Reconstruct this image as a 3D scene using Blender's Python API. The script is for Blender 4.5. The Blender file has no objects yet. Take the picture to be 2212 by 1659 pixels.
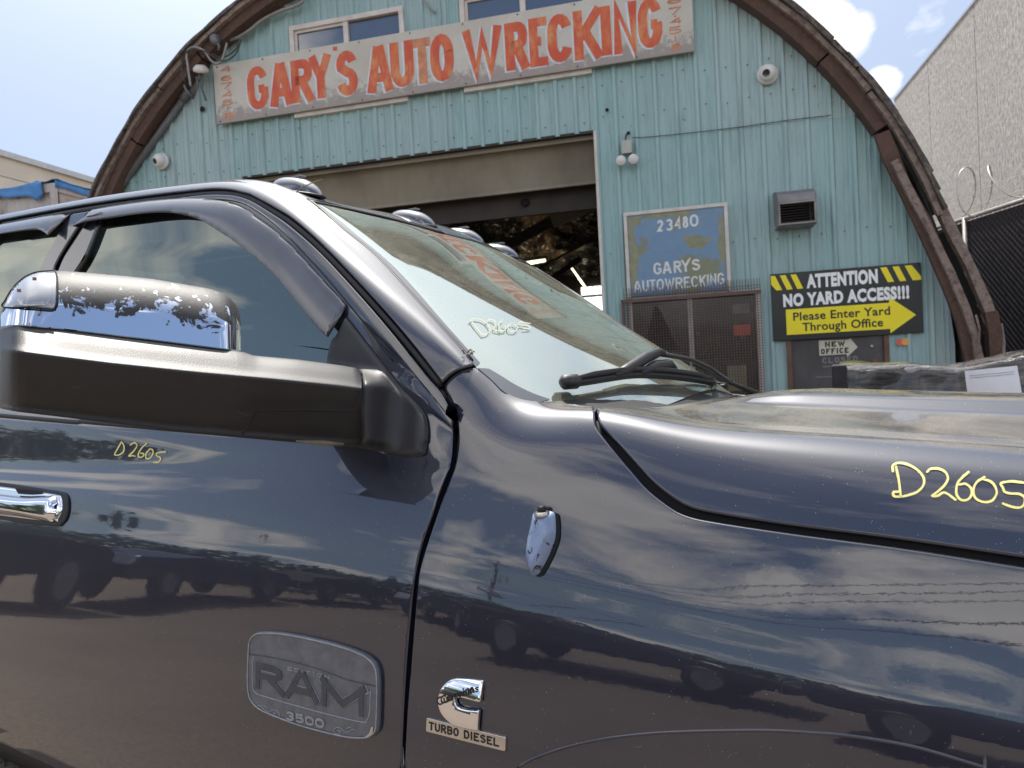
import bpy, bmesh, math, random
import numpy as np
from mathutils import Vector, Matrix
from mathutils.bvhtree import BVHTree
from mathutils.geometry import delaunay_2d_cdt
R_ = math.radians
random.seed(7); rng = np.random.default_rng(7)
scn = bpy.context.scene
# ------------------------------------------------------------------ camera
FPX, CX, CY, EYE = 1534.0, 1106.0, 829.5, 1.48
cam_d = bpy.data.cameras.new('camera'); cam = bpy.data.objects.new('camera', cam_d)
scn.collection.objects.link(cam); scn.camera = cam
cam_d.sensor_width = 36; cam_d.lens = 36 * FPX / 2212
cam_d.clip_start = 0.05; cam_d.clip_end = 900
cam_d.dof.use_dof = True; cam_d.dof.focus_distance = 1.55; cam_d.dof.aperture_fstop = 7.5
cam.matrix_world = Matrix.Translation((0, 0, EYE)) @ Matrix.Rotation(R_(90 - 1.475), 4, 'X') @ Matrix.Rotation(-R_(3.15), 4, 'Z')
CM = np.array(cam.matrix_world)[:3, :3]
EYEP = np.array([0, 0, EYE])
# ------------------------------------------------------------------ world, sun, exposure
SUN_AZ, SUN_EL = -12.0, 66.0         # degrees right of the view direction (+Y), elevation
def build_world():
    w = bpy.data.worlds.new('World'); scn.world = w; w.use_nodes = True
    nt = w.node_tree; N = nt.nodes; L = nt.links; N.clear()
    def nd(t, **k):
        n = N.new(t)
        for a_, v_ in k.items(): setattr(n, a_, v_)
        return n
    def mth(op, a_, b_=None, c_=None, clamp=False):
        n = nd('ShaderNodeMath', operation=op); n.use_clamp = clamp
        for i, x in enumerate((a_, b_, c_)):
            if x is None: continue
            if isinstance(x, (int, float)): n.inputs[i].default_value = x
            else: L.new(x, n.inputs[i])
        return n.outputs[0]
    out = nd('ShaderNodeOutputWorld'); bg = nd('ShaderNodeBackground'); bg.inputs[1].default_value = 0.093
    sky = nd('ShaderNodeTexSky', sky_type='NISHITA', sun_disc=False)
    sky.sun_elevation = R_(SUN_EL); sky.sun_rotation = R_(SUN_AZ); sky.air_density = 1.0; sky.dust_density = 1.2; sky.ozone_density = 3.0
    tc = nd('ShaderNodeTexCoord'); sep = nd('ShaderNodeSeparateXYZ'); L.new(tc.outputs['Generated'], sep.inputs[0])
    x, y, z = sep.outputs
    den = mth('ADD', mth('MAXIMUM', z, 0.0), 0.16)
    comb = nd('ShaderNodeCombineXYZ'); L.new(mth('DIVIDE', x, den), comb.inputs[0]); L.new(mth('DIVIDE', y, den), comb.inputs[1]); comb.inputs[2].default_value = 3.1
    nz = nd('ShaderNodeTexNoise'); nz.inputs['Scale'].default_value = 1.25; nz.inputs['Detail'].default_value = 9; nz.inputs['Roughness'].default_value = 0.56; nz.inputs['Distortion'].default_value = 0.25
    L.new(comb.outputs[0], nz.inputs['Vector'])
    # broken cloud cover behind the camera, thin haze in front of it
    cov = mth('MULTIPLY_ADD', y, -0.075, -0.045)
    cov = mth('ADD', cov, mth('MULTIPLY', mth('MAXIMUM', mth('SUBTRACT', x, 0.56), 0.0), 0.28))
    # small cumulus puffs seen over the right shoulder of the arch
    def puff(px_dir, rad, amp):
        vm = nd('ShaderNodeVectorMath', operation='DISTANCE'); L.new(tc.outputs['Generated'], vm.inputs[0]); vm.inputs[1].default_value = px_dir
        return mth('MULTIPLY', mth('SUBTRACT', 1.0, mth('DIVIDE', vm.outputs['Value'], rad), clamp=True), amp)
    for (px, py, rad, amp) in ((1775, 45, .038, .32), (1830, 75, .038, .30), (1905, 192, .028, .36), (1640, -10, .05, .4)):
        d = CM @ np.array([(px - CX) / FPX, -(py - CY) / FPX, -1.0]); d = d / np.linalg.norm(d)
        cov = mth('ADD', cov, puff(tuple(d), rad, amp))
    m = mth('MULTIPLY', mth('SUBTRACT', mth('ADD', nz.outputs['Fac'], cov), 0.497), 9.0, clamp=True)
    nz2 = nd('ShaderNodeTexNoise'); nz2.inputs['Scale'].default_value = 2.7; nz2.inputs['Detail'].default_value = 6
    L.new(comb.outputs[0], nz2.inputs['Vector'])
    shade = mth('ADD', mth('MULTIPLY_ADD', nz2.outputs['Fac'], 5.0, 6.4), mth('MULTIPLY', y, -2.5))
    cc = nd('ShaderNodeMix', data_type='RGBA', blend_type='MULTIPLY'); cc.inputs[0].default_value = 1
    cc.inputs[6].default_value = (1.0, .955, .91, 1); L.new(shade, cc.inputs[7])
    # thin bright veil everywhere (hazy summer sky)
    veil = nd('ShaderNodeMix', data_type='RGBA'); L.new(mth('MULTIPLY_ADD', y, .40, .38, clamp=True), veil.inputs[0])
    L.new(sky.outputs[0], veil.inputs[6]); veil.inputs[7].default_value = (2.6, 3.0, 3.8, 1)
    # hazy glare round the hidden sun
    sd = nd('ShaderNodeVectorMath', operation='DOT_PRODUCT'); L.new(tc.outputs['Generated'], sd.inputs[0])
    sd.inputs[1].default_value = (math.sin(R_(SUN_AZ)) * math.cos(R_(SUN_EL)), math.cos(R_(SUN_AZ)) * math.cos(R_(SUN_EL)), math.sin(R_(SUN_EL)))
    gl = mth('MULTIPLY', mth('POWER', mth('MAXIMUM', sd.outputs['Value'], 0.0), 7.0), 0.75)
    glow = nd('ShaderNodeMix', data_type='RGBA'); L.new(gl, glow.inputs[0]); L.new(veil.outputs[2], glow.inputs[6]); glow.inputs[7].default_value = (17, 17, 16.5, 1); veil = glow
    mx = nd('ShaderNodeMix', data_type='RGBA'); L.new(m, mx.inputs[0]); L.new(veil.outputs[2], mx.inputs[6]); L.new(cc.outputs[2], mx.inputs[7])
    L.new(mx.outputs[2], bg.inputs[0]); L.new(bg.outputs[0], out.inputs[0])
build_world()
sun_d = bpy.data.lights.new('sun', 'SUN'); sun = bpy.data.objects.new('sun', sun_d); scn.collection.objects.link(sun)
sun_d.energy = 3.2; sun_d.angle = R_(0.6); sun_d.color = (1, .95, .87)
sdir = Vector((math.sin(R_(SUN_AZ)) * math.cos(R_(SUN_EL)), math.cos(R_(SUN_AZ)) * math.cos(R_(SUN_EL)), math.sin(R_(SUN_EL))))
sun.rotation_euler = sdir.to_track_quat('Z', 'Y').to_euler(); sun.location = (0, 0, 30)
scn.view_settings.view_transform = 'Standard'; scn.view_settings.look = 'None'
scn.view_settings.gamma = 1; scn.view_settings.use_curve_mapping = False; scn.view_settings.exposure = 1.16
try:
    scn.cycles.max_bounces = 8; scn.cycles.glossy_bounces = 5; scn.cycles.transparent_max_bounces = 8
except Exception: pass
# ------------------------------------------------------------------ materials
def mat(name, build):
    m = bpy.data.materials.new(name); m.use_nodes = True
    nt = m.node_tree; nt.nodes.clear()
    out = nt.nodes.new('ShaderNodeOutputMaterial')
    G = Gr(nt); s = build(G); nt.links.new(s, out.inputs[0]); return m
class Gr:
    def __init__(s, nt): s.nt = nt; s.N = nt.nodes; s.L = nt.links; s.tc = None
    def n(s, t, **k):
        x = s.N.new(t)
        for a_, v_ in k.items(): setattr(x, a_, v_)
        return x
    def set(s, inp, v):
        if v is None: return
        if hasattr(v, 'is_linked') or isinstance(v, bpy.types.NodeSocket): s.L.new(v, inp)
        else:
            if hasattr(inp.default_value, '__len__') and not hasattr(v, '__len__'): v = (v,) * len(inp.default_value)
            if hasattr(v, '__len__') and len(v) == 3 and len(inp.default_value) == 4: v = (*v, 1)
            inp.default_value = v
    def obj(s):
        if s.tc is None: s.tc = s.n('ShaderNodeTexCoord')
        return s.tc.outputs['Object']
    def map(s, scale=(1, 1, 1), loc=(0, 0, 0), rot=(0, 0, 0)):
        m = s.n('ShaderNodeMapping'); s.L.new(s.obj(), m.inputs[0]); m.inputs['Scale'].default_value = scale; m.inputs['Location'].default_value = loc; m.inputs['Rotation'].default_value = rot
        return m.outputs[0]
    def noise(s, scale, detail=4, rough=.5, vec=None, dist=0):
        x = s.n('ShaderNodeTexNoise'); s.set(x.inputs['Vector'], vec or s.obj()); x.inputs['Scale'].default_value = scale
        x.inputs['Detail'].default_value = detail; x.inputs['Roughness'].default_value = rough; x.inputs['Distortion'].default_value = dist
        return x.outputs['Fac']
    def vor(s, scale, vec=None, feature='F1'):
        x = s.n('ShaderNodeTexVoronoi', feature=feature); s.set(x.inputs['Vector'], vec or s.obj()); x.inputs['Scale'].default_value = scale
        return x.outputs['Distance']
    def ramp(s, f, a, b, lo=0., hi=1.):
        x = s.n('ShaderNodeMapRange'); x.clamp = True; s.set(x.inputs[0], f)
        for i, v in enumerate((a, b, lo, hi)): x.inputs[1 + i].default_value = v
        return x.outputs[0]
    def m(s, op, a, b=0., c=0., clamp=False):
        x = s.n('ShaderNodeMath', operation=op); x.use_clamp = clamp
        s.set(x.inputs[0], a); s.set(x.inputs[1], b); s.set(x.inputs[2], c); return x.outputs[0]
    def mix(s, f, a, b, mode='MIX'):
        x = s.n('ShaderNodeMix', data_type='RGBA', blend_type=mode); s.set(x.inputs[0], f); s.set(x.inputs[6], a); s.set(x.inputs[7], b); return x.outputs[2]
    def sepn(s, which='Normal'):
        g = s.n('ShaderNodeNewGeometry'); x = s.n('ShaderNodeSeparateXYZ'); s.L.new(g.outputs[which], x.inputs[0]); return x.outputs
    def sepo(s):
        x = s.n('ShaderNodeSeparateXYZ'); s.L.new(s.obj(), x.inputs[0]); return x.outputs
    def bump(s, h, strength=.3, dist=.01):
        x = s.n('ShaderNodeBump'); s.set(x.inputs['Height'], h); x.inputs['Strength'].default_value = strength; x.inputs['Distance'].default_value = dist; return x.outputs[0]
    def pbr(s, col, rough=.5, metal=0., **k):
        x = s.n('ShaderNodeBsdfPrincipled'); s.set(x.inputs['Base Color'], col); s.set(x.inputs['Roughness'], rough); s.set(x.inputs['Metallic'], metal)
        names = {'ior': 'IOR', 'coat': 'Coat Weight', 'coat_rough': 'Coat Roughness', 'coat_ior': 'Coat IOR', 'normal': 'Normal', 'coat_normal': 'Coat Normal', 'spec': 'Specular IOR Level', 'trans': 'Transmission Weight', 'alpha': 'Alpha', 'emit': 'Emission Color', 'estr': 'Emission Strength', 'spect': 'Specular Tint'}
        for a_, v_ in k.items(): s.set(x.inputs[names[a_]], v_)
        return x.outputs[0]
    def mixs(s, f, a, b):
        x = s.n('ShaderNodeMixShader'); s.set(x.inputs[0], f); s.L.new(a, x.inputs[1]); s.L.new(b, x.inputs[2]); return x.outputs[0]
def plain(name, col, rough=.6, metal=0., var=.25, scale=6., bump=0., **k):
    def f(G):
        n = G.noise(scale, 6, .6)
        c = G.mix(G.ramp(n, .3, .7), tuple(v * (1 - var) for v in col), tuple(min(1, v * (1 + var)) for v in col))
        kw = dict(k)
        if bump: kw['normal'] = G.bump(G.noise(scale * 6, 5, .6), bump, .01)
        return G.pbr(c, rough, metal, **kw)
    return mat(name, f)
M = {}
def f_paint(G):
    up = G.sepn()[2]
    o = G.sepo()
    blot = G.noise(7, 7, .62, G.map((1, 1, 1)), .4)
    fine = G.noise(330, 3, .7)
    dust = G.m('MULTIPLY', G.ramp(up, .955, .990), G.ramp(blot, .34, .58, .25, 1.))
    dust = G.m('MULTIPLY', dust, G.ramp(fine, .40, .60, .30, .95), clamp=True)
    film = G.m('MULTIPLY', G.ramp(blot, .35, .75, .25, 1), G.ramp(G.noise(2.4, 5, .6), .35, .7, .2, 1))
    # mineral specks stuck on the flank
    v = G.vor(240); pick = G.ramp(G.noise(60, 2, .5), .60, .68)
    speck = G.m('MULTIPLY', G.ramp(v, .16, .10), pick)
    v2 = G.vor(70); speck2 = G.m('MULTIPLY', G.ramp(v2, .06, .04), G.ramp(G.noise(23, 2), .5, .56))
    swirl = G.ramp(G.noise(150, 2, .5, G.map((1, 1, .06), rot=(0, .9, 0))), .74, .80, 0, .25)
    specks = G.m('MAXIMUM', G.m('MAXIMUM', speck, speck2), G.m('MULTIPLY', swirl, G.ramp(G.noise(5, 3), .5, .62)))
    base = G.pbr(G.mix(G.ramp(G.noise(900, 1), .45, .75), (.0022, .0034, .016), (.005, .0075, .036)), .38, .15, coat=1., coat_rough=G.m('MULTIPLY_ADD', film, .035, .008), coat_ior=1.76, spec=.5,
                 coat_normal=G.bump(G.noise(95, 2, .5), .010, .002))
    dusty = G.pbr(G.mix(blot, (.11, .10, .076), (.20, .175, .13)), .7, 0, coat=.5, coat_rough=.14, coat_ior=1.5)
    hazef = G.pbr((.24, .21, .18), .8)
    s1 = G.mixs(G.m('MULTIPLY', film, .010), base, hazef)
    s2 = G.mixs(dust, s1, dusty)
    return G.mixs(G.m('MULTIPLY', specks, .55), s2, G.pbr((.6, .57, .5), .7))
M['paint'] = mat('truck_paint', f_paint)
def f_plastic(c, r, tex=.25, fade=.6, coat=.10, cr_=.40):
    def f(G):
        n = G.noise(5, 6, .6, None, .5); g = G.noise(420, 3, .7)
        sc = G.noise(26, 3, .5, G.map((1, .15, 2.2), rot=(0, .5, 0)))
        col = G.mix(G.ramp(n, .3, .75, 0, fade), c, tuple(v * 2.3 + .008 for v in c))
        return G.pbr(G.mix(G.ramp(sc, .66, .76, 0, .3), col, (.09, .09, .09)), G.m('MULTIPLY_ADD', n, .22, r - .06), 0, spec=.45, coat=coat, coat_rough=cr_, coat_ior=1.75, normal=G.bump(g, tex, .0015))
    return f
M['plastic'] = mat('black_moulded_plastic', f_plastic((.011, .0105, .012), .44, .35))
M['visor'] = mat('smoked_acrylic', f_plastic((.032, .032, .038), .27, .05, .8, .9, .14))
M['rubber'] = plain('black_rubber', (.008, .008, .009), .55, 0, .3, 20)
M['void'] = plain('dark_cavity', (.004, .004, .005), .8, 0, .2, 5)
def f_chrome(G):
    n = G.noise(3, 4)
    return G.pbr((.80, .80, .82), G.ramp(n, .3, .7, .02, .06), 1.0)
M['chrome'] = mat('chrome', f_chrome)
def f_peel(G):
    o = G.sepo()
    n = G.noise(19, 9, .68, None, 1.2); n2 = G.noise(75, 5, .7)
    # black skin survives towards the top of the cap and along its outer end
    hgt = G.m('SUBTRACT', o[2], G.m('MULTIPLY_ADD', o[1], -.14, 1.385))
    h = G.m('ADD', G.m('MULTIPLY', hgt, 16.), G.m('MULTIPLY_ADD', n, 3.4, -2.72))
    h = G.m('ADD', h, G.m('MULTIPLY_ADD', n2, .7, -.35))
    k = G.ramp(h, -.04, .04)
    holes = G.ramp(G.noise(60, 3, .5, G.map((1, 1, 1), (4, 2, 9))), .66, .68)
    k = G.m('MULTIPLY', k, G.m('SUBTRACT', 1., holes))
    bk = G.pbr(G.mix(n, (.014, .013, .014), (.034, .032, .032)), .56, 0, normal=G.bump(n2, .2, .002))
    ch = G.pbr((.80, .82, .86), .035, 1.0)
    return G.mixs(k, ch, bk)
M['peel'] = mat('chrome_with_peeling_black_skin', f_peel)
def f_ant(G):
    n = G.noise(75, 8, .72, G.map((1, 1, .6)), .6)
    return G.mixs(G.ramp(n, .575, .60), G.pbr(G.mix(G.noise(30), (.16, .22, .36), (.26, .33, .48)), .35, .15, coat=.5), G.pbr((.03, .027, .028), .6))
M['antenna'] = mat('faded_blue_plastic', f_ant)
def f_glass_side(G):
    n = G.noise(3, 4)
    gl = G.n('ShaderNodeBsdfGlossy'); G.set(gl.inputs['Color'], (.84, .92, .84)); G.set(gl.inputs['Roughness'], .015)
    base = G.n('ShaderNodeBsdfTransparent'); G.set(base.inputs[0], (.10, .13, .13))
    fr = G.n('ShaderNodeFresnel'); fr.inputs[0].default_value = 2.4
    film = G.pbr(G.mix(n, (.10, .11, .09), (.14, .15, .12)), .8)
    a = G.mixs(G.m('MULTIPLY_ADD', fr.outputs[0], .95, .04, clamp=True), base.outputs[0], gl.outputs[0])
    return G.mixs(G.ramp(n, .3, .8, .005, .035), a, film)
M['sideglass'] = mat('tinted_side_glass', f_glass_side)
def f_ws(G):
    o = G.sepo()
    n = G.noise(6, 7, .65, None, .6); fi = G.noise(260, 3, .7); sp = G.ramp(G.vor(150), .13, .08)
    gl = G.n('ShaderNodeBsdfGlossy'); G.set(gl.inputs['Color'], (.80, .90, .86)); G.set(gl.inputs['Roughness'], .02)
    base = G.n('ShaderNodeBsdfTransparent'); G.set(base.inputs[0], (.16, .24, .21))
    fr = G.n('ShaderNodeFresnel'); fr.inputs[0].default_value = 1.75
    a = G.mixs(G.m('MULTIPLY_ADD', fr.outputs[0], 1.5, .34, clamp=True), base.outputs[0], gl.outputs[0])
    film = G.pbr(G.mix(n, (.24, .25, .19), (.35, .33, .25)), .7)
    # dust lies thicker towards the upper half of the glass
    k = G.m('MULTIPLY', G.ramp(n, .3, .7, .45, 1.), G.ramp(fi, .3, .7, .3, 1.0))
    k = G.m('MULTIPLY', k, .46)
    k = G.m('ADD', k, G.m('MULTIPLY', sp, .10), clamp=True)
    return G.mixs(k, a, film)
M['windshield'] = mat('dusty_windscreen_glass', f_ws)
M['frit'] = plain('black_ceramic_border', (.012, .013, .02), .25, 0, .3, 30, coat=1.)
M['marker'] = plain('yellow_paint_marker', (.80, .72, .26), .5, 0, .12, 60)
M['marker_pale'] = plain('pale_paint_marker', (.40, .40, .28), .5, 0, .12, 60)
M['badge'] = plain('grey_faded_badge', (.115, .117, .130), .38, 0, .22, 45, .12, coat=.25, coat_rough=.2)
M['badge_dark'] = plain('grey_badge_letter', (.052, .054, .064), .42, 0, .2, 60, .1)
M['badge_lite'] = plain('grey_badge_edge', (.30, .305, .32), .3, .2, .2, 60)
M['silver'] = plain('satin_silver', (.62, .58, .52), .22, .9, .08, 20)
M['ink'] = plain('black_lettering', (.012, .012, .013), .5, 0, .2, 40)
def f_lamp(G):
    n = G.noise(9, 4)
    return G.pbr(G.mix(n, (.03, .032, .04), (.06, .06, .07)), .25, 0, coat=1., coat_rough=.06, coat_ior=1.9, normal=G.bump(G.noise(300, 3), .08, .001))
M['lamplens'] = mat('smoked_lamp_lens', f_lamp)
def f_lens(G):
    return G.pbr(G.mix(G.noise(22, 4), (.45, .45, .46), (.30, .31, .33)), .16, .35, coat=1., coat_rough=.05)
M['clearlens'] = mat('clear_signal_lens', f_lens)
M['amber'] = plain('amber_bulb', (.22, .10, .07), .4)
# building
def f_teal(G):
    o = G.sepo()
    st = G.noise(1.0, 6, .55, G.map((4, 4, .6))); bl = G.noise(1.3, 5, .6); fine = G.noise(46, 4, .6, G.map((1, 1, .25)))
    c = G.mix(G.ramp(st, .3, .72), (.275, .43, .425), (.335, .49, .48))
    c = G.mix(G.ramp(bl, .45, .75, 0, .35), c, (.24, .37, .365))
    c = G.mix(G.ramp(fine, .56, .8, 0, .22), c, (.42, .52, .53))
    # grime washed down from the eaves and above the door head
    oi = G.n('ShaderNodeObjectInfo'); c = G.mix(G.m('MULTIPLY', oi.outputs['Random'], .5), c, (.44, .50, .50))
    g = G.m('MULTIPLY', G.ramp(G.noise(3.0, 6, .7, G.map((5, 5, .5))), .5, .76), .5)
    c = G.mix(g, c, (.10, .15, .14))
    low_ = G.m('MAXIMUM', G.ramp(G.m('ABSOLUTE', G.m('SUBTRACT', o[2], 3.86)), .10, .0, 0, .10), G.ramp(G.m('ABSOLUTE', G.m('SUBTRACT', o[2], 3.72)), .08, .0, 0, .04))
    rust = G.ramp(G.m('ADD', G.noise(2.2, 9, .78, G.map((2, 2, 1.0), (9, 3, 1))), low_), .66, .76, 0, .8)
    c = G.mix(rust, c, (.11, .075, .045))
    return G.pbr(c, .46, 0, spec=.4, normal=G.bump(G.noise(2.6, 5, .55, G.map((1, 1, .45))), .35, .06))
M['teal'] = mat('weathered_teal_siding', f_teal)
def f_wood(c1, c2, moss=None, sc=(3, 3, 3)):
    def f(G):
        n = G.noise(3, 9, .75, G.map(sc), 1.5); n2 = G.noise(14, 6, .7)
        c = G.mix(G.ramp(n, .3, .7), c1, c2)
        if moss: c = G.mix(G.ramp(n2, .48, .60), c, moss)
        return G.pbr(c, .85, 0, normal=G.bump(n, .8, .03))
    return f
M['rust_wood'] = mat('dark_red_brown_timber', f_wood((.065, .035, .026), (.165, .095, .070), (.11, .066, .05), (2, 2, 2)))
M['worn_wood'] = mat('peeled_pinkish_timber', f_wood((.24, .175, .145), (.34, .265, .22), (.16, .11, .09), (2.5, 2.5, 2.5)))
M['bark'] = mat('rotted_dark_roof_edge', f_wood((.05, .041, .035), (.135, .108, .09), (.20, .165, .14), (3, 3, 3)))
def f_sign(G):
    a = G.noise(2.0, 9, .7); b = G.noise(11, 8, .75); o = G.sepo()
    c = G.mix(G.ramp(a, .35, .7), (.60, .57, .50), (.50, .45, .38))
    low = G.ramp(o[2], 4.80, 4.50)     # bare, rusted sheet along the lower edge
    w = G.m('ADD', G.m('MULTIPLY', b, .9), G.m('MULTIPLY', low, .30))
    c = G.mix(G.ramp(w, .56, .68, 0, .85), c, (.30, .25, .225))
    c = G.mix(G.ramp(G.noise(26, 6, .8), .66, .72, 0, .7), c, (.20, .13, .09))
    return G.pbr(c, .55, 0)
M['sign'] = mat('rusted_white_sign_sheet', f_sign)
def f_red(G):
    a = G.noise(7, 6, .7, G.map((1, 1, .45)), .3); b = G.noise(2.2, 3, .5)
    c = G.mix(G.ramp(a, .42, .62), (.58, .075, .025), (.66, .16, .05))
    c = G.mix(G.m('MULTIPLY', G.ramp(a, .52, .7), G.ramp(b, .42, .6)), c, (.66, .34, .13))
    wear = G.ramp(G.noise(38, 8, .8), .665, .70)
    return G.mixs(wear, G.pbr(c, .5), G.pbr((.45, .40, .36), .6))
M['red'] = mat('red_orange_sign_paint', f_red)
M['palered'] = plain('washed_out_orange_paint', (.56, .23, .11), .6, 0, .3, 14)
M['shadowwhite'] = plain('blue_white_letter_outline', (.62, .66, .70), .6, 0, .12, 14)
M['whiteframe'] = plain('aged_white_frame', (.62, .56, .50), .5, 0, .15, 7)
def f_winglass(G):
    return G.pbr(G.mix(G.noise(1.6, 3), (.03, .035, .05), (.07, .075, .10)), .06, 0, coat=1., coat_ior=2.2)
M['winglass'] = mat('upper_window_glass', f_winglass)
def f_curtain(G):
    n = G.noise(2, 7, .7, G.map((6, 6, .5))); b = G.noise(1.2, 4)
    c = G.mix(n, (.20, .17, .12), (.31, .27, .20))
    return G.pbr(G.mix(G.ramp(b, .45, .7, 0, .6), c, (.11, .088, .066)), .5, .1)
M['curtain'] = mat('grimy_steel_door_curtain', f_curtain)
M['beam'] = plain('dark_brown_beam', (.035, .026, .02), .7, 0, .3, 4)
M['white'] = plain('white_enamel', (.72, .70, .66), .35, 0, .08, 9)
M['greybox'] = plain('grey_beige_box', (.42, .42, .36), .5, 0, .12, 9)
M['lens'] = plain('camera_glass', (.01, .01, .012), .1, 0, .2, 9, coat=1.)
def f_blue(G):
    a = G.noise(3.1, 5, .55, G.map((1, 1, 1), (1.7, 0, .4)), .3); b = G.noise(12, 6, .7)
    c = G.mix(b, (.13, .235, .37), (.20, .30, .41))
    return G.pbr(G.mix(G.ramp(a, .545, .60), c, G.mix(b, (.16, .19, .13), (.28, .27, .16))), .5)
M['blue'] = mat('flaking_blue_sign_paint', f_blue)
M['paintwhite'] = plain('white_sign_lettering', (.70, .69, .66), .6, 0, .15, 22)
M['olive'] = plain('exposed_olive_undercoat', (.26, .26, .16), .6, 0, .2, 14)
M['signblack'] = plain('black_sign_face', (.009, .009, .010), .32, 0, .15, 4)
M['yellow'] = plain('yellow_sign_print', (.93, .77, .01), .4, 0, .04, 4)
M['printwhite'] = plain('white_sign_print', (.88, .88, .86), .4, 0, .04, 4)
M['ventgrey'] = plain('grey_galvanised_hood', (.24, .22, .215), .5, .4, .25, 6)
M['grille'] = plain('rusty_wire_mesh', (.13, .085, .07), .6, .3, .3, 30)
M['officeglass'] = plain('dirty_office_glass', (.035, .026, .024), .22, 0, .4, 3, coat=.6)
M['manDoor'] = plain('scuffed_charcoal_door', (.075, .067, .066), .5, 0, .35, 3, .1)
M['doorframe'] = plain('brown_door_frame', (.14, .07, .045), .6, 0, .3, 7)
M['chalk'] = plain('chalk_lettering', (.22, .21, .21), .8, 0, .2, 20)
M['paper'] = plain('sun_bleached_board', (.60, .56, .44), .7, 0, .12, 9)
M['label'] = plain('white_paper_label', (.76, .76, .80), .6, 0, .04, 9)
M['labelprint'] = plain('grey_label_print', (.24, .24, .30), .6, 0, .2, 60)
M['sticker'] = plain('red_card_sticker', (.62, .13, .08), .4, 0, .1, 20)
M['sticker2'] = plain('orange_card_sticker', (.75, .36, .09), .4, 0, .1, 20)
M['steel'] = plain('galvanised_steel', (.50, .47, .44), .38, .85, .12, 12)
M['slat'] = plain('black_privacy_slat', (.014, .012, .017), .5, 0, .5, 9)
M['wirecoat'] = plain('dark_chain_link', (.04, .038, .05), .45, .5, .3, 9)
def f_conc(G):
    a = G.noise(9, 9, .72, G.map((1.6, 1.6, .8))); b = G.noise(.28, 4, .5, G.map((1, 1, .3)))
    c = G.mix(G.ramp(a, .38, .60), (.235, .215, .195), (.47, .445, .415))
    c = G.mix(G.ramp(b, .45, .75, 0, .4), c, (.30, .275, .26))
    return G.pbr(c, .85, 0, normal=G.bump(a, .8, .05))
M['concrete'] = mat('stained_exposed_concrete', f_conc)
def f_trailer(G):
    a = G.noise(1.3, 7, .7, G.map((3, 3, .6))); b = G.noise(3.4, 9, .75)
    c = G.mix(G.ramp(a, .35, .65), (.56, .52, .49), (.38, .33, .30))
    c = G.mix(G.ramp(b, .52, .66), c, (.13, .085, .055))
    return G.pbr(c, .6, .1)
M['trailer'] = mat('rust_stained_white_panel', f_trailer)
M['tarp'] = plain('blue_tarpaulin', (.05, .22, .52), .45, 0, .22, 6, .2)
M['cream'] = plain('cream_cladding', (.62, .55, .44), .6, 0, .12, 1.2)
M['roofing'] = plain('grey_roofing', (.28, .25, .235), .7, .1, .3, 3)
def f_wrap(G):
    v = G.map((1.2, 1.2, 9), rot=(0, .22, 0)); a = G.noise(5, 7, .65, v, 1.4)
    c = G.mix(G.ramp(a, .35, .72), (.008, .008, .008), (.12, .105, .10))  # grey streaks are the film's highlights, painted into the colour
    return G.pbr(c, G.ramp(a, .3, .7, .14, .40), 0, coat=.8, coat_rough=.12, normal=G.bump(a, .9, .03))
M['wrap'] = mat('black_stretch_wrap', f_wrap)
M['pallet'] = plain('grey_pallet_wood', (.22, .17, .12), .85, 0, .3, 12, .3)
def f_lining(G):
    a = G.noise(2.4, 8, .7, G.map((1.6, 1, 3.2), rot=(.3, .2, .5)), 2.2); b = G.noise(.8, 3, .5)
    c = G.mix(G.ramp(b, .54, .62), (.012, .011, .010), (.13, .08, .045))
    return G.pbr(G.mix(G.ramp(a, .56, .66), c, (.42, .36, .31)), .26, 0, normal=G.bump(a, 1., .1), coat=.5, coat_rough=.15)  # pale streaks are glints on the crumpled plastic, put into its colour
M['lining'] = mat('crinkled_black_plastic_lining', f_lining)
M['tube'] = mat('lit_fluorescent_tube', lambda G: G.pbr((1, .95, .7), .5, 0, emit=(1, .93, .62), estr=.9))
M['litpane'] = mat('daylit_translucent_pane', lambda G: G.pbr((.9, .95, .9), .5, 0, emit=(.93, 1, .96), estr=1.0))
def f_ground(G):
    a = G.noise(.35, 7, .6); b = G.noise(22, 8, .7); v = G.vor(38)
    c = G.mix(G.ramp(a, .35, .65), (.165, .128, .098), (.22, .175, .135))
    c = G.mix(G.ramp(b, .4, .7, 0, .6), c, (.105, .085, .07))
    return G.pbr(c, .95, 0, normal=G.bump(G.m('ADD', v, b), .7, .02))
M['ground'] = mat('packed_dirt_and_gravel', f_ground)
def f_leaf(G):
    a = G.noise(3.1, 4)
    return G.pbr(G.mix(a, (.012, .026, .008), (.05, .08, .026)), .6)
M['leaf'] = mat('tree_leaves', f_leaf)
M['trunk'] = plain('tree_bark', (.10, .07, .05), .9, 0, .3, 8)
M['cable'] = plain('grey_cable', (.30, .28, .26), .6, 0, .2, 20)
M['cable_dark'] = plain('dark_cable', (.05, .045, .045), .6, 0, .2, 20)
M['insul'] = plain('grey_insulator', (.12, .12, .125), .4, 0, .2, 20)
M['screw'] = plain('rusty_screw', (.10, .12, .115), .7, .3, .3, 50)
M['seat'] = plain('dark_grey_seat_fabric', (.03, .03, .032), .9, 0, .2, 30)
M['carred'] = plain('oxidised_red_paint', (.22, .02, .02), .3, 0, .2, 4, coat=.6)
M['carwhite'] = plain('dusty_white_paint', (.6, .58, .54), .35, 0, .1, 4, coat=.6)
M['cargrey'] = plain('grey_car_paint', (.16, .17, .18), .35, .3, .15, 4, coat=.6)
M['carblack'] = plain('black_car_paint', (.008, .008, .009), .7, 0, .2, 4)
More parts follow.
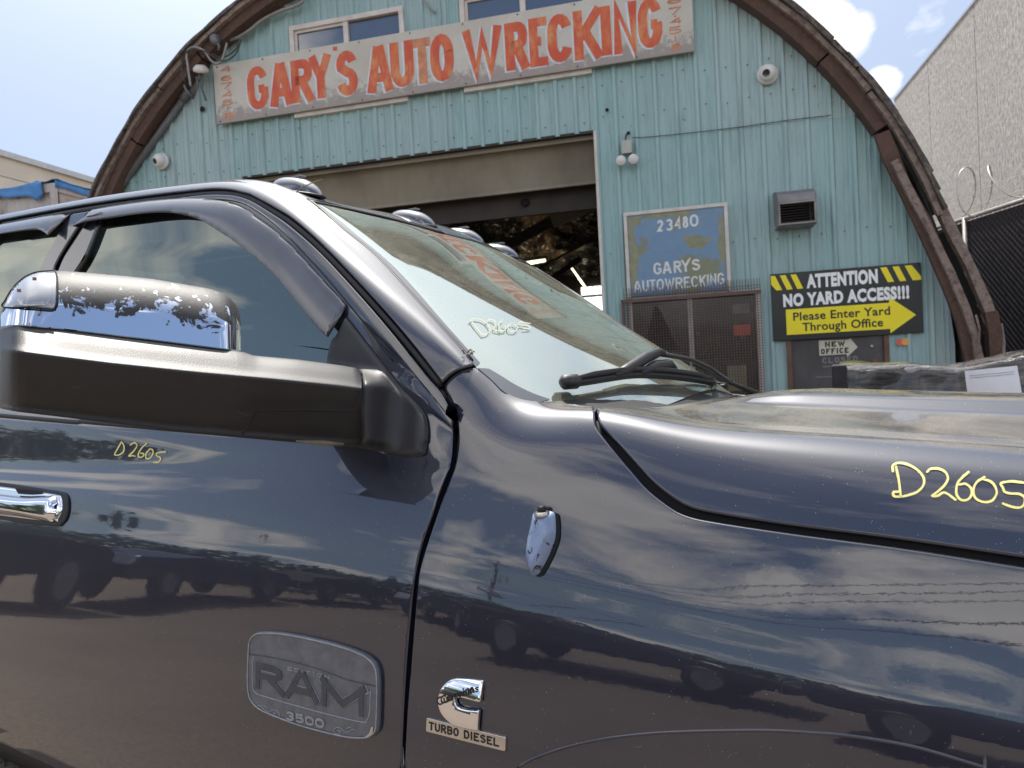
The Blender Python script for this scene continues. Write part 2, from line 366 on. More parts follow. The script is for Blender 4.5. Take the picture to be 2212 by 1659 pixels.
M['carblue'] = plain('dark_blue_car_paint', (.02, .03, .07), .3, .3, .15, 4, coat=.6)
M['twig'] = plain('dry_twig', (.16, .13, .08), .8, 0, .2, 40)
# ------------------------------------------------------------------ mesh helpers
COL = scn.collection
def link(name, me, m=None, parent=None):
    o = bpy.data.objects.new(name, me); COL.objects.link(o)
    if m is not None and me is not None:
        for mm in (m if isinstance(m, (list, tuple)) else (m,)): me.materials.append(M[mm] if isinstance(mm, str) else mm)
    if parent is not None: o.parent = parent
    return o
def tag(o, label=None, cat=None, group=None, kind=None):
    if label: o['label'] = label
    if cat: o['category'] = cat
    if group: o['group'] = group
    if kind: o['kind'] = kind
    return o
def empty(name, loc=(0, 0, 0), rz=0., label=None, cat=None, group=None):
    o = bpy.data.objects.new(name, None); COL.objects.link(o); o.location = loc; o.rotation_euler = (0, 0, rz); o.empty_display_size = .2
    return tag(o, label, cat, group)
class MB:
    """collects shapes, then becomes ONE mesh object"""
    def __init__(s): s.v = []; s.f = []; s.sm = []
    def add(s, vs, fs, smooth=False):
        k = len(s.v); s.v += [tuple(map(float, p)) for p in vs]; s.f += [tuple(i + k for i in f) for f in fs]; s.sm += [smooth] * len(fs); return s
    def box(s, lo, hi, rot=None, c=None):
        (x0, y0, z0), (x1, y1, z1) = lo, hi
        vs = [Vector(p) for p in ((x0, y0, z0), (x1, y0, z0), (x1, y1, z0), (x0, y1, z0), (x0, y0, z1), (x1, y0, z1), (x1, y1, z1), (x0, y1, z1))]
        if rot is not None:
            c = Vector(c); vs = [rot @ (p - c) + c for p in vs]
        return s.add(vs, [(0, 3, 2, 1), (4, 5, 6, 7), (0, 1, 5, 4), (1, 2, 6, 5), (2, 3, 7, 6), (3, 0, 4, 7)])
    def prism(s, poly, d0, d1, axis=1):
        """polygon in the plane across `axis`, extruded from d0 to d1"""
        n = len(poly)
        def pt(p, d): return (p[0], d, p[1]) if axis == 1 else ((d, p[0], p[1]) if axis == 0 else (p[0], p[1], d))
        vs = [pt(p, d0) for p in poly] + [pt(p, d1) for p in poly]
        return s.add(vs, [tuple(range(n)), tuple(range(2 * n - 1, n - 1, -1))] + [(i, i + n, (i + 1) % n + n, (i + 1) % n) for i in range(n)])
    def tube(s, pts, r, seg=8, cap=True):
        pts = [Vector(p) for p in pts]; n = len(pts); rs = r if hasattr(r, '__len__') else [r] * n
        vs = []; prev = None
        for i, p in enumerate(pts):
            t = (pts[min(i + 1, n - 1)] - pts[max(i - 1, 0)]).normalized()
            if prev is None:
                a = Vector((0, 0, 1)) if abs(t.z) < .9 else Vector((1, 0, 0)); u = t.cross(a).normalized()
            else: u = (prev - t * prev.dot(t)).normalized()
            prev = u; w = t.cross(u)
            for k in range(seg):
                an = 2 * math.pi * k / seg; vs.append(p + (u * math.cos(an) + w * math.sin(an)) * rs[i])
        fs = [(i * seg + k, i * seg + (k + 1) % seg, (i + 1) * seg + (k + 1) % seg, (i + 1) * seg + k) for i in range(n - 1) for k in range(seg)]
        if cap: fs += [tuple(range(seg - 1, -1, -1)), tuple(range((n - 1) * seg, n * seg))]
        return s.add(vs, fs, True)
    def lathe(s, prof, c, axis, seg=20):
        """profile [(r, d)] turned round `axis` through c"""
        axis = Vector(axis).normalized(); c = Vector(c); a = Vector((0, 0, 1)) if abs(axis.z) < .9 else Vector((1, 0, 0)); u = axis.cross(a).normalized(); w = axis.cross(u)
        vs = [c + axis * d + (u * math.cos(2 * math.pi * k / seg) + w * math.sin(2 * math.pi * k / seg)) * max(r, 1e-5) for r, d in prof for k in range(seg)]
        fs = [(i * seg + k, i * seg + (k + 1) % seg, (i + 1) * seg + (k + 1) % seg, (i + 1) * seg + k) for i in range(len(prof) - 1) for k in range(seg)]
        return s.add(vs, fs, True)
    def grid(s, P, smooth=True, flip=False):
        P = np.asarray(P); a, b = P.shape[:2]
        fs = [(i * b + j, (i + 1) * b + j, (i + 1) * b + j + 1, i * b + j + 1) for i in range(a - 1) for j in range(b - 1)]
        if flip: fs = [f[::-1] for f in fs]
        return s.add(P.reshape(-1, 3), fs, smooth)
    def mesh(s, name='m', bevel=0):
        me = bpy.data.meshes.new(name); me.from_pydata(s.v, [], s.f); me.polygons.foreach_set('use_smooth', s.sm)
        if bevel:
            bm = bmesh.new(); bm.from_mesh(me)
            bmesh.ops.bevel(bm, geom=bm.edges[:], offset=bevel, segments=2, affect='EDGES', profile=.6, clamp_overlap=True); bm.to_mesh(me); bm.free()
        me.update(); return me
    def build(s, name, m, parent=None, bevel=0): return link(name, s.mesh(name, bevel), m, parent)
def spl_op(knots, x):
    """natural cubic spline as a matrix: values at x = A @ controls"""
    k = np.asarray(knots, float); n = len(k); h = np.diff(k)
    A = np.zeros((n, n)); B = np.zeros((n, n)); A[0, 0] = A[-1, -1] = 1
    for i in range(1, n - 1):
        A[i, i - 1] = h[i - 1]; A[i, i] = 2 * (h[i - 1] + h[i]); A[i, i + 1] = h[i]
        B[i, i - 1] = 6 / h[i - 1]; B[i, i] = -6 / h[i - 1] - 6 / h[i]; B[i, i + 1] = 6 / h[i]
    S = np.linalg.solve(A, B); x = np.asarray(x, float); j = np.clip(np.searchsorted(k, x) - 1, 0, n - 2)
    a = (k[j + 1] - x) / h[j]; b = (x - k[j]) / h[j]; E = np.eye(n)
    return a[:, None] * E[j] + b[:, None] * E[j + 1] + (((a**3 - a) * h[j]**2 / 6)[:, None] * S[j] + ((b**3 - b) * h[j]**2 / 6)[:, None] * S[j + 1])
def cr(pts, step, closed=False):
    """Catmull-Rom through 2-D points, resampled about every `step`"""
    P = np.asarray(pts, float); n = len(P)
    if n == 2 and not closed:
        k = max(2, int(np.linalg.norm(P[1] - P[0]) / step) + 1); return P[0] + (P[1] - P[0]) * np.linspace(0, 1, k)[:, None]
    ext = np.vstack([P[-1], P, P[0], P[1]]) if closed else np.vstack([2 * P[0] - P[1], P, 2 * P[-1] - P[-2]])
    out = []
    for i in range(n if closed else n - 1):
        p0, p1, p2, p3 = ext[i:i + 4]
        k = max(1, int(math.ceil(np.linalg.norm(p2 - p1) / step)))
        for t in np.arange(k) / k: out.append(.5 * (2 * p1 + (p2 - p0) * t + (2 * p0 - 5 * p1 + 4 * p2 - p3) * t * t + (3 * p1 - p0 - 3 * p2 + p3) * t**3))
    if not closed: out.append(P[-1])
    return np.array(out)
def inside(pts, poly):
    x, y = pts[:, 0], pts[:, 1]; r = np.zeros(len(pts), bool); n = len(poly)
    for i in range(n):
        x1, y1 = poly[i]; x2, y2 = poly[(i + 1) % n]
        c = (y1 > y) != (y2 > y)
        with np.errstate(divide='ignore', invalid='ignore'): r ^= c & (x < (x2 - x1) * (y - y1) / (y2 - y1) + x1)
    return r
def dist_poly(pts, poly, closed=True):
    d = np.full(len(pts), 1e9); n = len(poly)
    for i in range(n if closed else n - 1):
        a = poly[i]; b = poly[(i + 1) % n]; ab = b - a; t = np.clip(((pts - a) @ ab) / max(ab @ ab, 1e-12), 0, 1)
        d = np.minimum(d, np.linalg.norm(pts - a - t[:, None] * ab, axis=1))
    return d
# ------------------------------------------------------------------ sight lines: photo point -> place
def ray(x, y):
    d = CM @ np.array([(x - CX) / FPX, -(y - CY) / FPX, -1.0]); return d
# ------------------------------------------------------------------ the truck's own frame: s forward, t towards us, h up
TA = R_(30.5); SC, TC = .837, 2.06
Fv = np.array([math.cos(TA), -math.sin(TA), 0]); Nv = np.array([-math.sin(TA), -math.cos(TA), 0])
TRUCK_O = -(SC * Fv + TC * Nv)
truck = empty('pickup_truck', tuple(TRUCK_O), -TA, 'dark blue crew cab pickup truck with yellow marker numbers in front of the workshop', 'pickup truck')
RT = np.array([Fv, -Nv, [0, 0, 1]])          # world -> local rows
EL = RT @ (EYEP - TRUCK_O)
def tray(x, y): return RT @ ray(x, y)
def on_t(x, y, t):
    d = tray(x, y); k = (-t - EL[1]) / d[1]; return EL + k * d
def on_plane(x, y, p0, nrm):
    d = tray(x, y); k = ((np.asarray(p0) - EL) @ nrm) / (d @ nrm); return EL + k * d
LEAN = .10      # the parked truck leans a little away from us, so its far half sits lower
class Surf:
    def __init__(s, s0, s1, ds, knots, dv, ctrl, vmax=None):
        """ctrl(sarr) -> (ns, K, 2) of (t, h)"""
        s.s = np.arange(s0, s1 + 1e-9, ds); s.v = np.arange(0, (vmax or knots[-1]) + 1e-9, dv); s.ds, s.dv = ds, dv
        C = ctrl(s.s); A = spl_op(knots, s.v)
        TH = np.einsum('vk,skc->svc', A, C)
        s.P = np.empty(TH.shape[:2] + (3,)); s.P[..., 0] = s.s[:, None]; s.P[..., 1] = -TH[..., 0]; s.P[..., 2] = TH[..., 1]
        a = np.gradient(s.P, axis=0); b = np.gradient(s.P, axis=1); n = np.cross(a, b); n /= np.linalg.norm(n, axis=2, keepdims=True) + 1e-12
        n *= np.sign(-n[:, :1, 1:2] + 1e-9); s.N = n
        st = 3; Q = s.P[::st, ::st]; s.st = st; s.qa, s.qb = Q.shape[:2]; i, j = np.meshgrid(np.arange(s.qa - 1), np.arange(s.qb - 1), indexing='ij')
        k = (i * s.qb + j).ravel(); F = np.stack([k, k + s.qb, k + s.qb + 1, k + 1], 1)
        s.bvh = BVHTree.FromPolygons(Q.reshape(-1, 3).tolist(), F.tolist()); s.Q = Q
    def _bi(s, A, p):
        p = np.atleast_2d(p); x = np.clip((p[:, 0] - s.s[0]) / s.ds, 0, len(s.s) - 1.001); y = np.clip(p[:, 1] / s.dv, 0, len(s.v) - 1.001)
        i = x.astype(int); j = y.astype(int); a = (x - i)[:, None]; b = (y - j)[:, None]
        return A[i, j] * (1 - a) * (1 - b) + A[i + 1, j] * a * (1 - b) + A[i, j + 1] * (1 - a) * b + A[i + 1, j + 1] * a * b
    def at(s, p): return s._bi(s.P, p)
    def nrm(s, p):
        n = s._bi(s.N, p); return n / np.linalg.norm(n, axis=1, keepdims=True)
    def px(s, x, y):
        d = tray(x, y); d = d / np.linalg.norm(d)
        loc, nn, fi, dist = s.bvh.ray_cast(Vector(EL), Vector(d), 50)
        if loc is None: raise ValueError('ray misses at %s,%s' % (x, y))
        i, j = divmod(fi, s.qb - 1); p = np.array([s.s[i * s.st] + s.ds * s.st / 2, s.v[j * s.st] + s.dv * s.st / 2])
        for _ in range(4):       # Newton in parameter space: distance of the surface point from the sight line
            e = 1e-3; q = s.at(p)[0] - EL; r = q - d * (q @ d)
            J = np.stack([((s.at(p + dl)[0] - EL) - d * ((s.at(p + dl)[0] - EL) @ d) - r) / e for dl in (np.array([e, 0]), np.array([0, e]))], 1)
            p = p - np.linalg.lstsq(J, r, rcond=None)[0]
        return p
    def pxs(s, pts): return np.array([s.px(*p) for p in pts])
    def v_at(s, sv, h, vlim=None):
        i = int(np.clip(round((sv - s.s[0]) / s.ds), 0, len(s.s) - 1)); hh = s.P[i, :, 2]; k = int(np.argmax(hh >= h)); return s.v[k]
    def v_t(s, sv, t):       # first v (from the top side) where the section reaches t
        i = int(np.clip(round((sv - s.s[0]) / s.ds), 0, len(s.s) - 1)); tt = -s.P[i, :, 1]; k = len(tt) - 1 - int(np.argmax(tt[::-1] >= t)); return s.v[k]
def panel(name, surf, segs, m, parent, r=.005, depth=.018, grid=.022, step=.012, disp=None, mirror=None, uvout=False, raw=None, lift=0., holes=()):
    """sheet cut out of a master surface. segs: list of ('p', photo pts) / ('s', [(s,v)..]) runs, joined by sharp corners.
    mirror: None | 'join' (far half is joined at the centre line)"""
    runs = []
    for k, pts in segs:
        q = surf.pxs(cr(pts, 14)) if k == 'p' else (surf.pxs(pts) if k == 'P' else np.array(pts, float))
        runs.append(q)
    if raw is None:
        poly = np.vstack([cr(q, step)[:-1] if len(q) > 1 else q for q in runs])
    else: poly = raw
    keep = [0]
    for i in range(1, len(poly)):
        if np.linalg.norm(poly[i] - poly[keep[-1]]) > step * .35: keep.append(i)
    poly = poly[keep]
    if np.linalg.norm(poly[0] - poly[-1]) < step * .35: poly = poly[:-1]
    area = np.sum(poly[:, 0] * np.roll(poly[:, 1], -1) - np.roll(poly[:, 0], -1) * poly[:, 1])
    if area < 0: poly = poly[::-1]
    vmax = surf.v[-1]
    free = (poly[:, 1] > vmax - .004) if mirror == 'join' else np.zeros(len(poly), bool)
    # inset rings for the rolled edge
    tan = np.roll(poly, -1, 0) - np.roll(poly, 1, 0); tan /= np.linalg.norm(tan, axis=1, keepdims=True) + 1e-12; inn = np.stack([-tan[:, 1], tan[:, 0]], 1)
    pts = [poly]
    fr = (.12, .4, 1.) if r > 0 else ()
    for f_ in fr:
        q = poly + inn * r * f_; d = dist_poly(q, poly); ok = (d > r * f_ * .75) & ~free & inside(q, poly); pts.append(q[ok])
    lo = poly.min(0); hi = poly.max(0)
    gx = np.arange(lo[0] + grid / 2, hi[0], grid); gy = np.arange(lo[1] + grid / 2, hi[1], grid); G = np.stack(np.meshgrid(gx, gy), -1).reshape(-1, 2)
    G = G[inside(G, poly)]
    if len(G): G = G[dist_poly(G, poly) > max(r * 1.5, grid * .35)]
    HP = []
    for hk in holes:
        hq = np.vstack([cr(surf.pxs(cr(p_, 14)) if k_ == 'p' else np.array(p_, float), step)[:-1] for k_, p_ in hk]); HP.append(hq)
        G = G[~inside(G, hq)]; G = G[dist_poly(G, hq) > grid * .35]
    pts.append(G); A = np.vstack(pts); n = len(poly)
    edges = [(i, (i + 1) % n) for i in range(n)]
    for hq in HP:
        b0 = len(A); A = np.vstack([A, hq]); edges += [(b0 + i, b0 + (i + 1) % len(hq)) for i in range(len(hq))]
    vv, ee, ff, *_ = delaunay_2d_cdt([Vector(p) for p in A], edges, [], 0, 1e-6)
    UV = np.array([tuple(p) for p in vv]); D = dist_poly(UV, poly)
    cen_ = np.array([UV[list(f)].mean(0) for f in ff]); ok_ = inside(cen_, poly)
    for hq in HP: ok_ &= ~inside(cen_, hq)
    ff = [f for f, k_ in zip(ff, ok_) if k_]
    if mirror == 'join':
        seg_ok = poly[~free]
        D = np.minimum(dist_poly(UV, seg_ok, False), 1e3)
    P = surf.at(UV); N = surf.nrm(UV)
    if mirror == 'join':
        c = UV[:, 1] > vmax - .004; P[c, 1] = 0; N[c, 1] = 0; N /= np.linalg.norm(N, axis=1, keepdims=True)
    # edge rounding
    if r > 0:
        k = np.clip(1 - D / r, 0, 1); drop = r * (1 - np.sqrt(np.maximum(1 - k * k, 0)))
        # outward direction in 3-D from the nearest outline point
        near = np.array([np.argmin(((poly - u)**2).sum(1)) for u in UV]); od = -inn[near]
        e = 2e-3; O3 = surf.at(UV + od * e) - surf.at(UV); O3 /= np.linalg.norm(O3, axis=1, keepdims=True) + 1e-12
        P = P - N * drop[:, None]; N2 = N * np.sqrt(np.maximum(1 - k * k, 0.02))[:, None] + O3 * k[:, None]
    else: N2 = N; near = None
    N2 = N2 / np.linalg.norm(N2, axis=1, keepdims=True)
    if lift: P = P + N * lift
    if disp is not None:
        dd = disp(UV, P); P = P + N * dd[:, None]
    fs = [list(f) for f in ff]
    # orient faces with the surface normal
    for f in fs:
        a, b, c = P[f[0]], P[f[1]], P[f[2]]
        if np.cross(b - a, c - a) @ N[f[0]] < 0: f.reverse()
    # skirt
    idx = {}
    for i, u in enumerate(UV): idx.setdefault((round(u[0], 5), round(u[1], 5)), i)
    ring = [idx.get((round(p[0], 5), round(p[1], 5))) for p in poly]
    V = [tuple(p) for p in P]; NN = [tuple(x) for x in N2]; F = list(map(tuple, fs))
    if depth:
        base = len(V); e = 2e-3
        O3 = surf.at(poly - inn * e) - surf.at(poly); O3 /= np.linalg.norm(O3, axis=1, keepdims=True) + 1e-12
        SN = surf.nrm(poly)
        for i, p in enumerate(poly):
            q = P[ring[i]] if ring[i] is not None else surf.at(p)[0]
            V.append(tuple(q)); V.append(tuple(q - SN[i] * depth)); NN += [tuple(O3[i])] * 2
        for i in range(n):
            j = (i + 1) % n
            if free[i] and free[j]: continue
            F.append((base + 2 * i, base + 2 * i + 1, base + 2 * j + 1, base + 2 * j))
    if mirror == 'join':
        k = len(V); cen = {i for i in range(k) if abs(V[i][1]) < 1e-6 and i < len(P)}
        mp = {}
        for i in range(k):
            if i in cen: mp[i] = i
            else: mp[i] = len(V); V.append((V[i][0], -V[i][1], V[i][2] - LEAN * abs(V[i][1]))); q_ = np.array((NN[i][0], -NN[i][1] + LEAN * NN[i][2], NN[i][2])); NN.append(tuple(q_ / np.linalg.norm(q_)))
        F += [tuple(mp[i] for i in f[::-1]) for f in F[:]]
    me = bpy.data.meshes.new(name); me.from_pydata(V, [], F); me.polygons.foreach_set('use_smooth', [True] * len(F))
    me.update()
    if disp is None: me.normals_split_custom_set_from_vertices(NN)
    o = link(name, me, m, parent)
    o_poly = poly
    return (o, poly) if uvout else o
def mirror_copy(o, parent):
    me = o.data; V = [(v.co.x, -v.co.y, v.co.z - LEAN * abs(v.co.y)) for v in me.vertices]; F = [tuple(p.vertices)[::-1] for p in me.polygons]
    m2 = bpy.data.meshes.new(me.name); m2.from_pydata(V, [], F); m2.polygons.foreach_set('use_smooth', [p.use_smooth for p in me.polygons]); m2.update()
    for x in me.materials: m2.materials.append(x)
    p = bpy.data.objects.new(o.name.split('.')[0], m2); COL.objects.link(p); p.parent = parent; return p
# ---- master surfaces
def itp(s, xs, ys):
    return spl_op(xs, np.clip(s, xs[0], xs[-1])) @ np.array(ys, float)
S_G = [-3.2, -2.117, -1.5, -1.03, -.865, -.753, -.66, -.567, -.434, -.234, -.089, .10, .5]
V_G = [2.17, 2.116, 2.081, 2.038, 2.014, 1.984, 1.935, 1.877, 1.776, 1.599, 1.463, 1.29, 1.0]
S_E = [-3.2, -1.7, -1.0, -.87, -.77, -.671, -.565, -.42, -.28, -.14, .0, .15, .5]
V_E = [2.225, 2.152, 2.088, 2.068, 2.040, 1.998, 1.934, 1.828, 1.720, 1.609, 1.496, 1.375, 1.09]
S_T = [-3.2, -.75, -.565, -.34, -.167, 0, .3]; V_T = [.64, .64, .652, .69, .73, .78, .86]
S_C = [-3.2, -1.2, -.8, -.64, -.3, 0, .3]; V_C = [-.05, -.05, -.035, .010, .05, .095, .13]
S_H = [-3.2, -.6, -.07, .315, .53, .70, .93, 1.5, 2.1]; V_H = [1.10, 1.085, 1.078, 1.047, 1.024, 1.010, .994, .962, .93]
def flank(s):
    hc = itp(s, S_H, V_H); o = np.ones_like(s)
    return hc, [(1.048 * o, hc - .68), (1.054 * o, hc - .56), (1.041 * o, hc - .42), (1.017 * o, hc - .28), (.9945 * o, hc - .16), (.9745 * o, hc - .045), (.968 * o, hc - .014), (.9615 * o, hc + .008)]
def cab_ctrl(s):
    hc, C = flank(s); o = np.ones_like(s)
    G = itp(s, S_G, V_G); B = np.minimum(1.30 - .053 * s, G - .06); tp = lambda h: .852 - .2 * (h - 1.40)
    E = itp(s, S_E, V_E); te = itp(s, S_T, V_T); c = itp(s, S_C, V_C)
    E = np.maximum(E, G + .03)
    tb = .868 * o; m1 = hc + .04
    q = np.minimum(.07, (G - B) * .5)
    C += [(.9535 * o, hc + .038), (.930 * o, hc + .115), (.901 * o, hc + .192), (.8905 * o, B - .17 * q), (.8795 * o, B + .26 * q), (.867 * o, B + .72 * q)]
    for f_ in (.2, .5, .8): h = B + q + (G - B - q) * f_; C.append((tp(h), h))
    C.append((tp(G), G)); C.append((tp(G) - .018, G + (E - G) * .45)); C.append((te + .035, E - .012)); C.append((te, E)); C.append((te - .09, E + .25 * c)); C.append((te * .45, E + .8 * c)); C.append((0 * o, E + c)); C.append((-te * .45, E + .8 * c))
    return np.stack([np.stack(x, -1) for x in C], 1)
def ref_knots(ctrl, s):
    c = ctrl(np.array([s]))[0]; k = np.concatenate([[0], np.cumsum(np.linalg.norm(np.diff(c, axis=0), axis=1))]); return k
kc = ref_knots(cab_ctrl, -.55)
CAB = Surf(-3.0, .30, .005, kc, .005, cab_ctrl, vmax=kc[-2])
FS = [-.3, 0., .115, .27, .45, .65, .95, 1.5, 2.0]
FT = np.array([
 [(.9535, 0), (.930, 0), (.901, 1.275), (.877, 1.34), (.856, 1.40), (.840, 1.465), (.81, 1.52), (.75, 1.56), (.5, 1.60), (.3, 1.62), (0, 1.65)],
 [(.9540, 0), (.931, 0), (.903, 1.270), (.877, 1.34), (.853, 1.40), (.825, 1.455), (.79, 1.490), (.73, 1.515), (.5, 1.55), (.3, 1.57), (0, 1.58)],
 [(.9545, 0), (.9335, 0), (.909, 1.250), (.883, 1.315), (.857, 1.362), (.827, 1.395), (.79, 1.413), (.73, 1.425), (.5, 1.45), (.3, 1.46), (0, 1.46)],
 [(.9545, 0), (.9357, 0), (.9086, 1.235), (.882, 1.30), (.856, 1.347), (.832, 1.374), (.80, 1.388), (.73, 1.386), (.5, 1.378), (.3, 1.374), (0, 1.364)],
 [(.9545, 0), (.9380, 0), (.9160, 1.19), (.888, 1.26), (.859, 1.312), (.836, 1.340), (.80, 1.356), (.73, 1.356), (.5, 1.358), (.3, 1.371), (0, 1.356)],
 [(.9545, 0), (.9411, 0), (.9144, 1.175), (.888, 1.240), (.860, 1.286), (.833, 1.316), (.79, 1.335), (.72, 1.336), (.5, 1.344), (.3, 1.364), (0, 1.344)],
 [(.9545, 0), (.9453, 0), (.9135, 1.155), (.887, 1.220), (.859, 1.265), (.833, 1.292), (.785, 1.311), (.71, 1.313), (.5, 1.323), (.3, 1.346), (0, 1.324)],
 [(.9545, 0), (.9450, 0), (.910, 1.11), (.884, 1.17), (.856, 1.215), (.828, 1.243), (.78, 1.262), (.70, 1.265), (.5, 1.276), (.3, 1.300), (0, 1.28)],
 [(.87, 0), (.86, 0), (.85, 1.03), (.83, 1.08), (.80, 1.12), (.76, 1.15), (.71, 1.165), (.63, 1.17), (.45, 1.18), (.3, 1.185), (0, 1.17)]])
def front_ctrl(s):
    hc, C = flank(s); A = spl_op(FS, np.clip(s, FS[0], FS[-1])); nose = np.where(s > 1.3, -.17 * (s - 1.3)**2, 0)
    C = [(t + nose, h) for t, h in C]
    for k in range(FT.shape[1]):
        t = A @ FT[:, k, 0]; h = A @ FT[:, k, 1]
        if k == 0: h = hc + .038 - .006 * np.clip(s, 0, 1)
        if k == 1: h = hc + .115 - .055 * np.clip(s, 0, .95)
        C.append((t, h))
    C.append((-C[-2][0], C[-2][1]))
    return np.stack([np.stack(x, -1) for x in C], 1)
kf = ref_knots(front_ctrl, .5)
FRT = Surf(-.30, 2.0, .005, kf, .005, front_ctrl, vmax=kf[-2])
# raised centre of the bonnet and wheel-arch lip, pushed into the master surface
def bump_surface(S, f):
    d = f(S.P); S.P = S.P + S.N * d[..., None]
    a = np.gradient(S.P, axis=0); b = np.gradient(S.P, axis=1); n = np.cross(a, b); n /= np.linalg.norm(n, axis=2, keepdims=True) + 1e-12
    n *= np.sign((n * S.N).sum(-1, keepdims=True)); S.N = n
    Q = S.P[::3, ::3]; i, j = np.meshgrid(np.arange(S.qa - 1), np.arange(S.qb - 1), indexing='ij'); k = (i * S.qb + j).ravel()
    S.bvh = BVHTree.FromPolygons(Q.reshape(-1, 3).tolist(), np.stack([k, k + S.qb, k + S.qb + 1, k + 1], 1).tolist())
def sst(x, a, b): t = np.clip((x - a) / (b - a), 0, 1); return t * t * (3 - 2 * t)
ARCH_S, ARCH_H = .82, .42
def arch_r(P):
    return ((np.abs(P[..., 0] - ARCH_S) / .66)**2.5 + (np.abs(P[..., 2] - ARCH_H) / .525)**2.5)**(1 / 2.5)
def hood_shape(P):
    t = np.abs(P[..., 1]); s = P[..., 0]; side = P[..., 2] < 1.1
    b = .018 * sst(t, .415, .365) * sst(s, .36, .60)
    r = arch_r(P); lip = .0 * np.exp(-((r - 1.0) / .03)**2)
    return np.where(side, lip, b)
bump_surface(FRT, hood_shape)
# ------------------------------------------------------------------ truck bodywork
def sv(S, pts): return ('s', [(a, S.v_at(a, h)) for a, h in pts])
VG = 1.500                                   # v of the door / roof gutter gap
cgap = [(-3.0, CAB.v_at(-3.0, 2.165))]
# front wing
FQ = FRT.px(2212, 1224); HQ = FRT.px(2212, 1206)
fender = panel('fender', FRT, [
    ('p', [(957, 838), (975, 818), (1000, 800), (1030, 790)]),
    ('p', [(1030, 790), (1037, 793), (1064, 817), (1091, 843), (1131, 861), (1187, 868), (1284, 877)]),
    ('p', [(1284, 877), (1285, 905), (1291, 926), (1326, 972), (1366, 1020), (1400, 1058), (1443, 1092), (1480, 1112), (1541, 1126), (1708, 1151), (1941, 1182), (2212, 1224)]),
    ('s', [(FQ[0], FQ[1]), (1.4, FQ[1]), (1.85, FQ[1])]),
    ('s', [(1.85, FQ[1]), (1.92, .5), (1.93, .30)]),
    ('s', [(1.93, .30), (1.40, .27), (1.395, FRT.v_at(1.395, .58)), (1.33, FRT.v_at(1.33, .70)), (1.20, FRT.v_at(1.2, .79)), (1.0, FRT.v_at(1.0, .825)), (.82, FRT.v_at(.82, .83)), (.62, FRT.v_at(.62, .82)), (.45, FRT.v_at(.45, .78)), (.33, FRT.v_at(.33, .70)), (.26, FRT.v_at(.26, .58)), (.24, .10)]),
    ('s', [(.24, .10), (-.06, .10)]),
    ('s', [(-.06, .10), (-.066, .30), (-.066, .385)]),
    ('p', [(872, 1659), (878, 1539), (886, 1439), (893, 1356), (900, 1273), (906, 1229), (920, 1180), (945, 1106), (955, 1078), (971, 1035), (982, 1003), (989, 953), (986, 903), (975, 868), (957, 838)]),
], 'paint', truck, r=.005, depth=.03, grid=.013)
hood = panel('hood', FRT, [
    ('s', [(.272, FRT.v_at(.285, 1.377)), (.282, FRT.v[-1] - .66), (.33, FRT.v[-1] - .40), (.37, FRT.v[-1])]),
    ('s', [(.37, FRT.v[-1]), (1.9, FRT.v[-1])]),
    ('s', [(1.9, FRT.v[-1]), (1.86, 1.3), (1.84, .90), (1.82, HQ[1])]),
    ('s', [(1.82, HQ[1]), (1.4, HQ[1]), (HQ[0], HQ[1])]),
    ('p', [(2212, 1206), (1941, 1166), (1708, 1136), (1543, 1110), (1490, 1097), (1455, 1078), (1412, 1044), (1378, 1008), (1337, 962), (1300, 923), (1291, 905), (1290, 880)]),
], 'paint', truck, r=.006, depth=.03, grid=.016, mirror='join')
# dark channel under the bonnet gap
panel('hood_seal', FRT, [('p', [(1296, 880), (1297, 920), (1345, 962), (1418, 1036), (1490, 1087), (1543, 1100), (1941, 1156), (2212, 1194)]), ('s', [(HQ[0], HQ[1] + .012), (1.8, HQ[1] + .012)]), ('s', [(1.8, FQ[1] - .012), (FQ[0], FQ[1] - .012)]),
      ('p', [(2212, 1240), (1941, 1196), (1541, 1140), (1470, 1122), (1390, 1064), (1318, 980), (1282, 930), (1278, 880)])], 'void', truck, r=0, depth=0, lift=-.022)
HOLE_F = [('p', [(213, 474), (340, 449), (430, 443), (500, 452), (550, 477), (600, 517), (647, 564), (700, 630), (742, 690), (750, 708)]),
          ('s', [(-.335, CAB.v_at(-.335, 1.47)), (-.36, 1.01 + .0)]), ('s', [(-.36, 1.01), (-1.0, 1.015), (-1.55, 1.02)]), ('p', [(150, 600), (183, 548), (213, 474)])]
door_edge = [(946, 836), (965, 870), (976, 903), (979, 953), (972, 1003), (962, 1030), (946, 1073), (936, 1106), (912, 1173), (899, 1229), (892, 1273), (884, 1356), (877, 1439), (871, 1539), (866, 1659)]
s_b = CAB.px(120, 583)
door = panel('front_door', CAB, [
    ('p', [(203, 453), (400, 424), (480, 419), (530, 428), (578, 455), (627, 489), (703, 558), (830, 699), (930, 822), (946, 836)]),
    ('p', door_edge),
    ('s', [(-.072, .30), (-.072, .02)]), ('s', [(-.072, .02), (-1.98, .02)]),
    ('s', [(-1.98, .02), (-2.0, .5), (-1.99, .85), (-1.93, .97), (-1.70, 1.06), (s_b[0] + .012, s_b[1])]),
    ('p', [(125, 583), (138, 553), (164, 512), (203, 453)]),
], 'paint', truck, r=.005, depth=.03, grid=.02, holes=[HOLE_F])
tag(door)
HOLE_R = [('p', [(140, 478), (113, 530), (96, 560), (84, 586)]), ('s', [(s_b[0] - .07, 1.03), (-2.9, 1.03)]), ('s', [(-2.9, 1.03), (-2.92, 1.40)]), ('s', [(-2.92, 1.42), (-2.2, 1.43)]), ('p', [(0, 492), (70, 484), (140, 478)])]
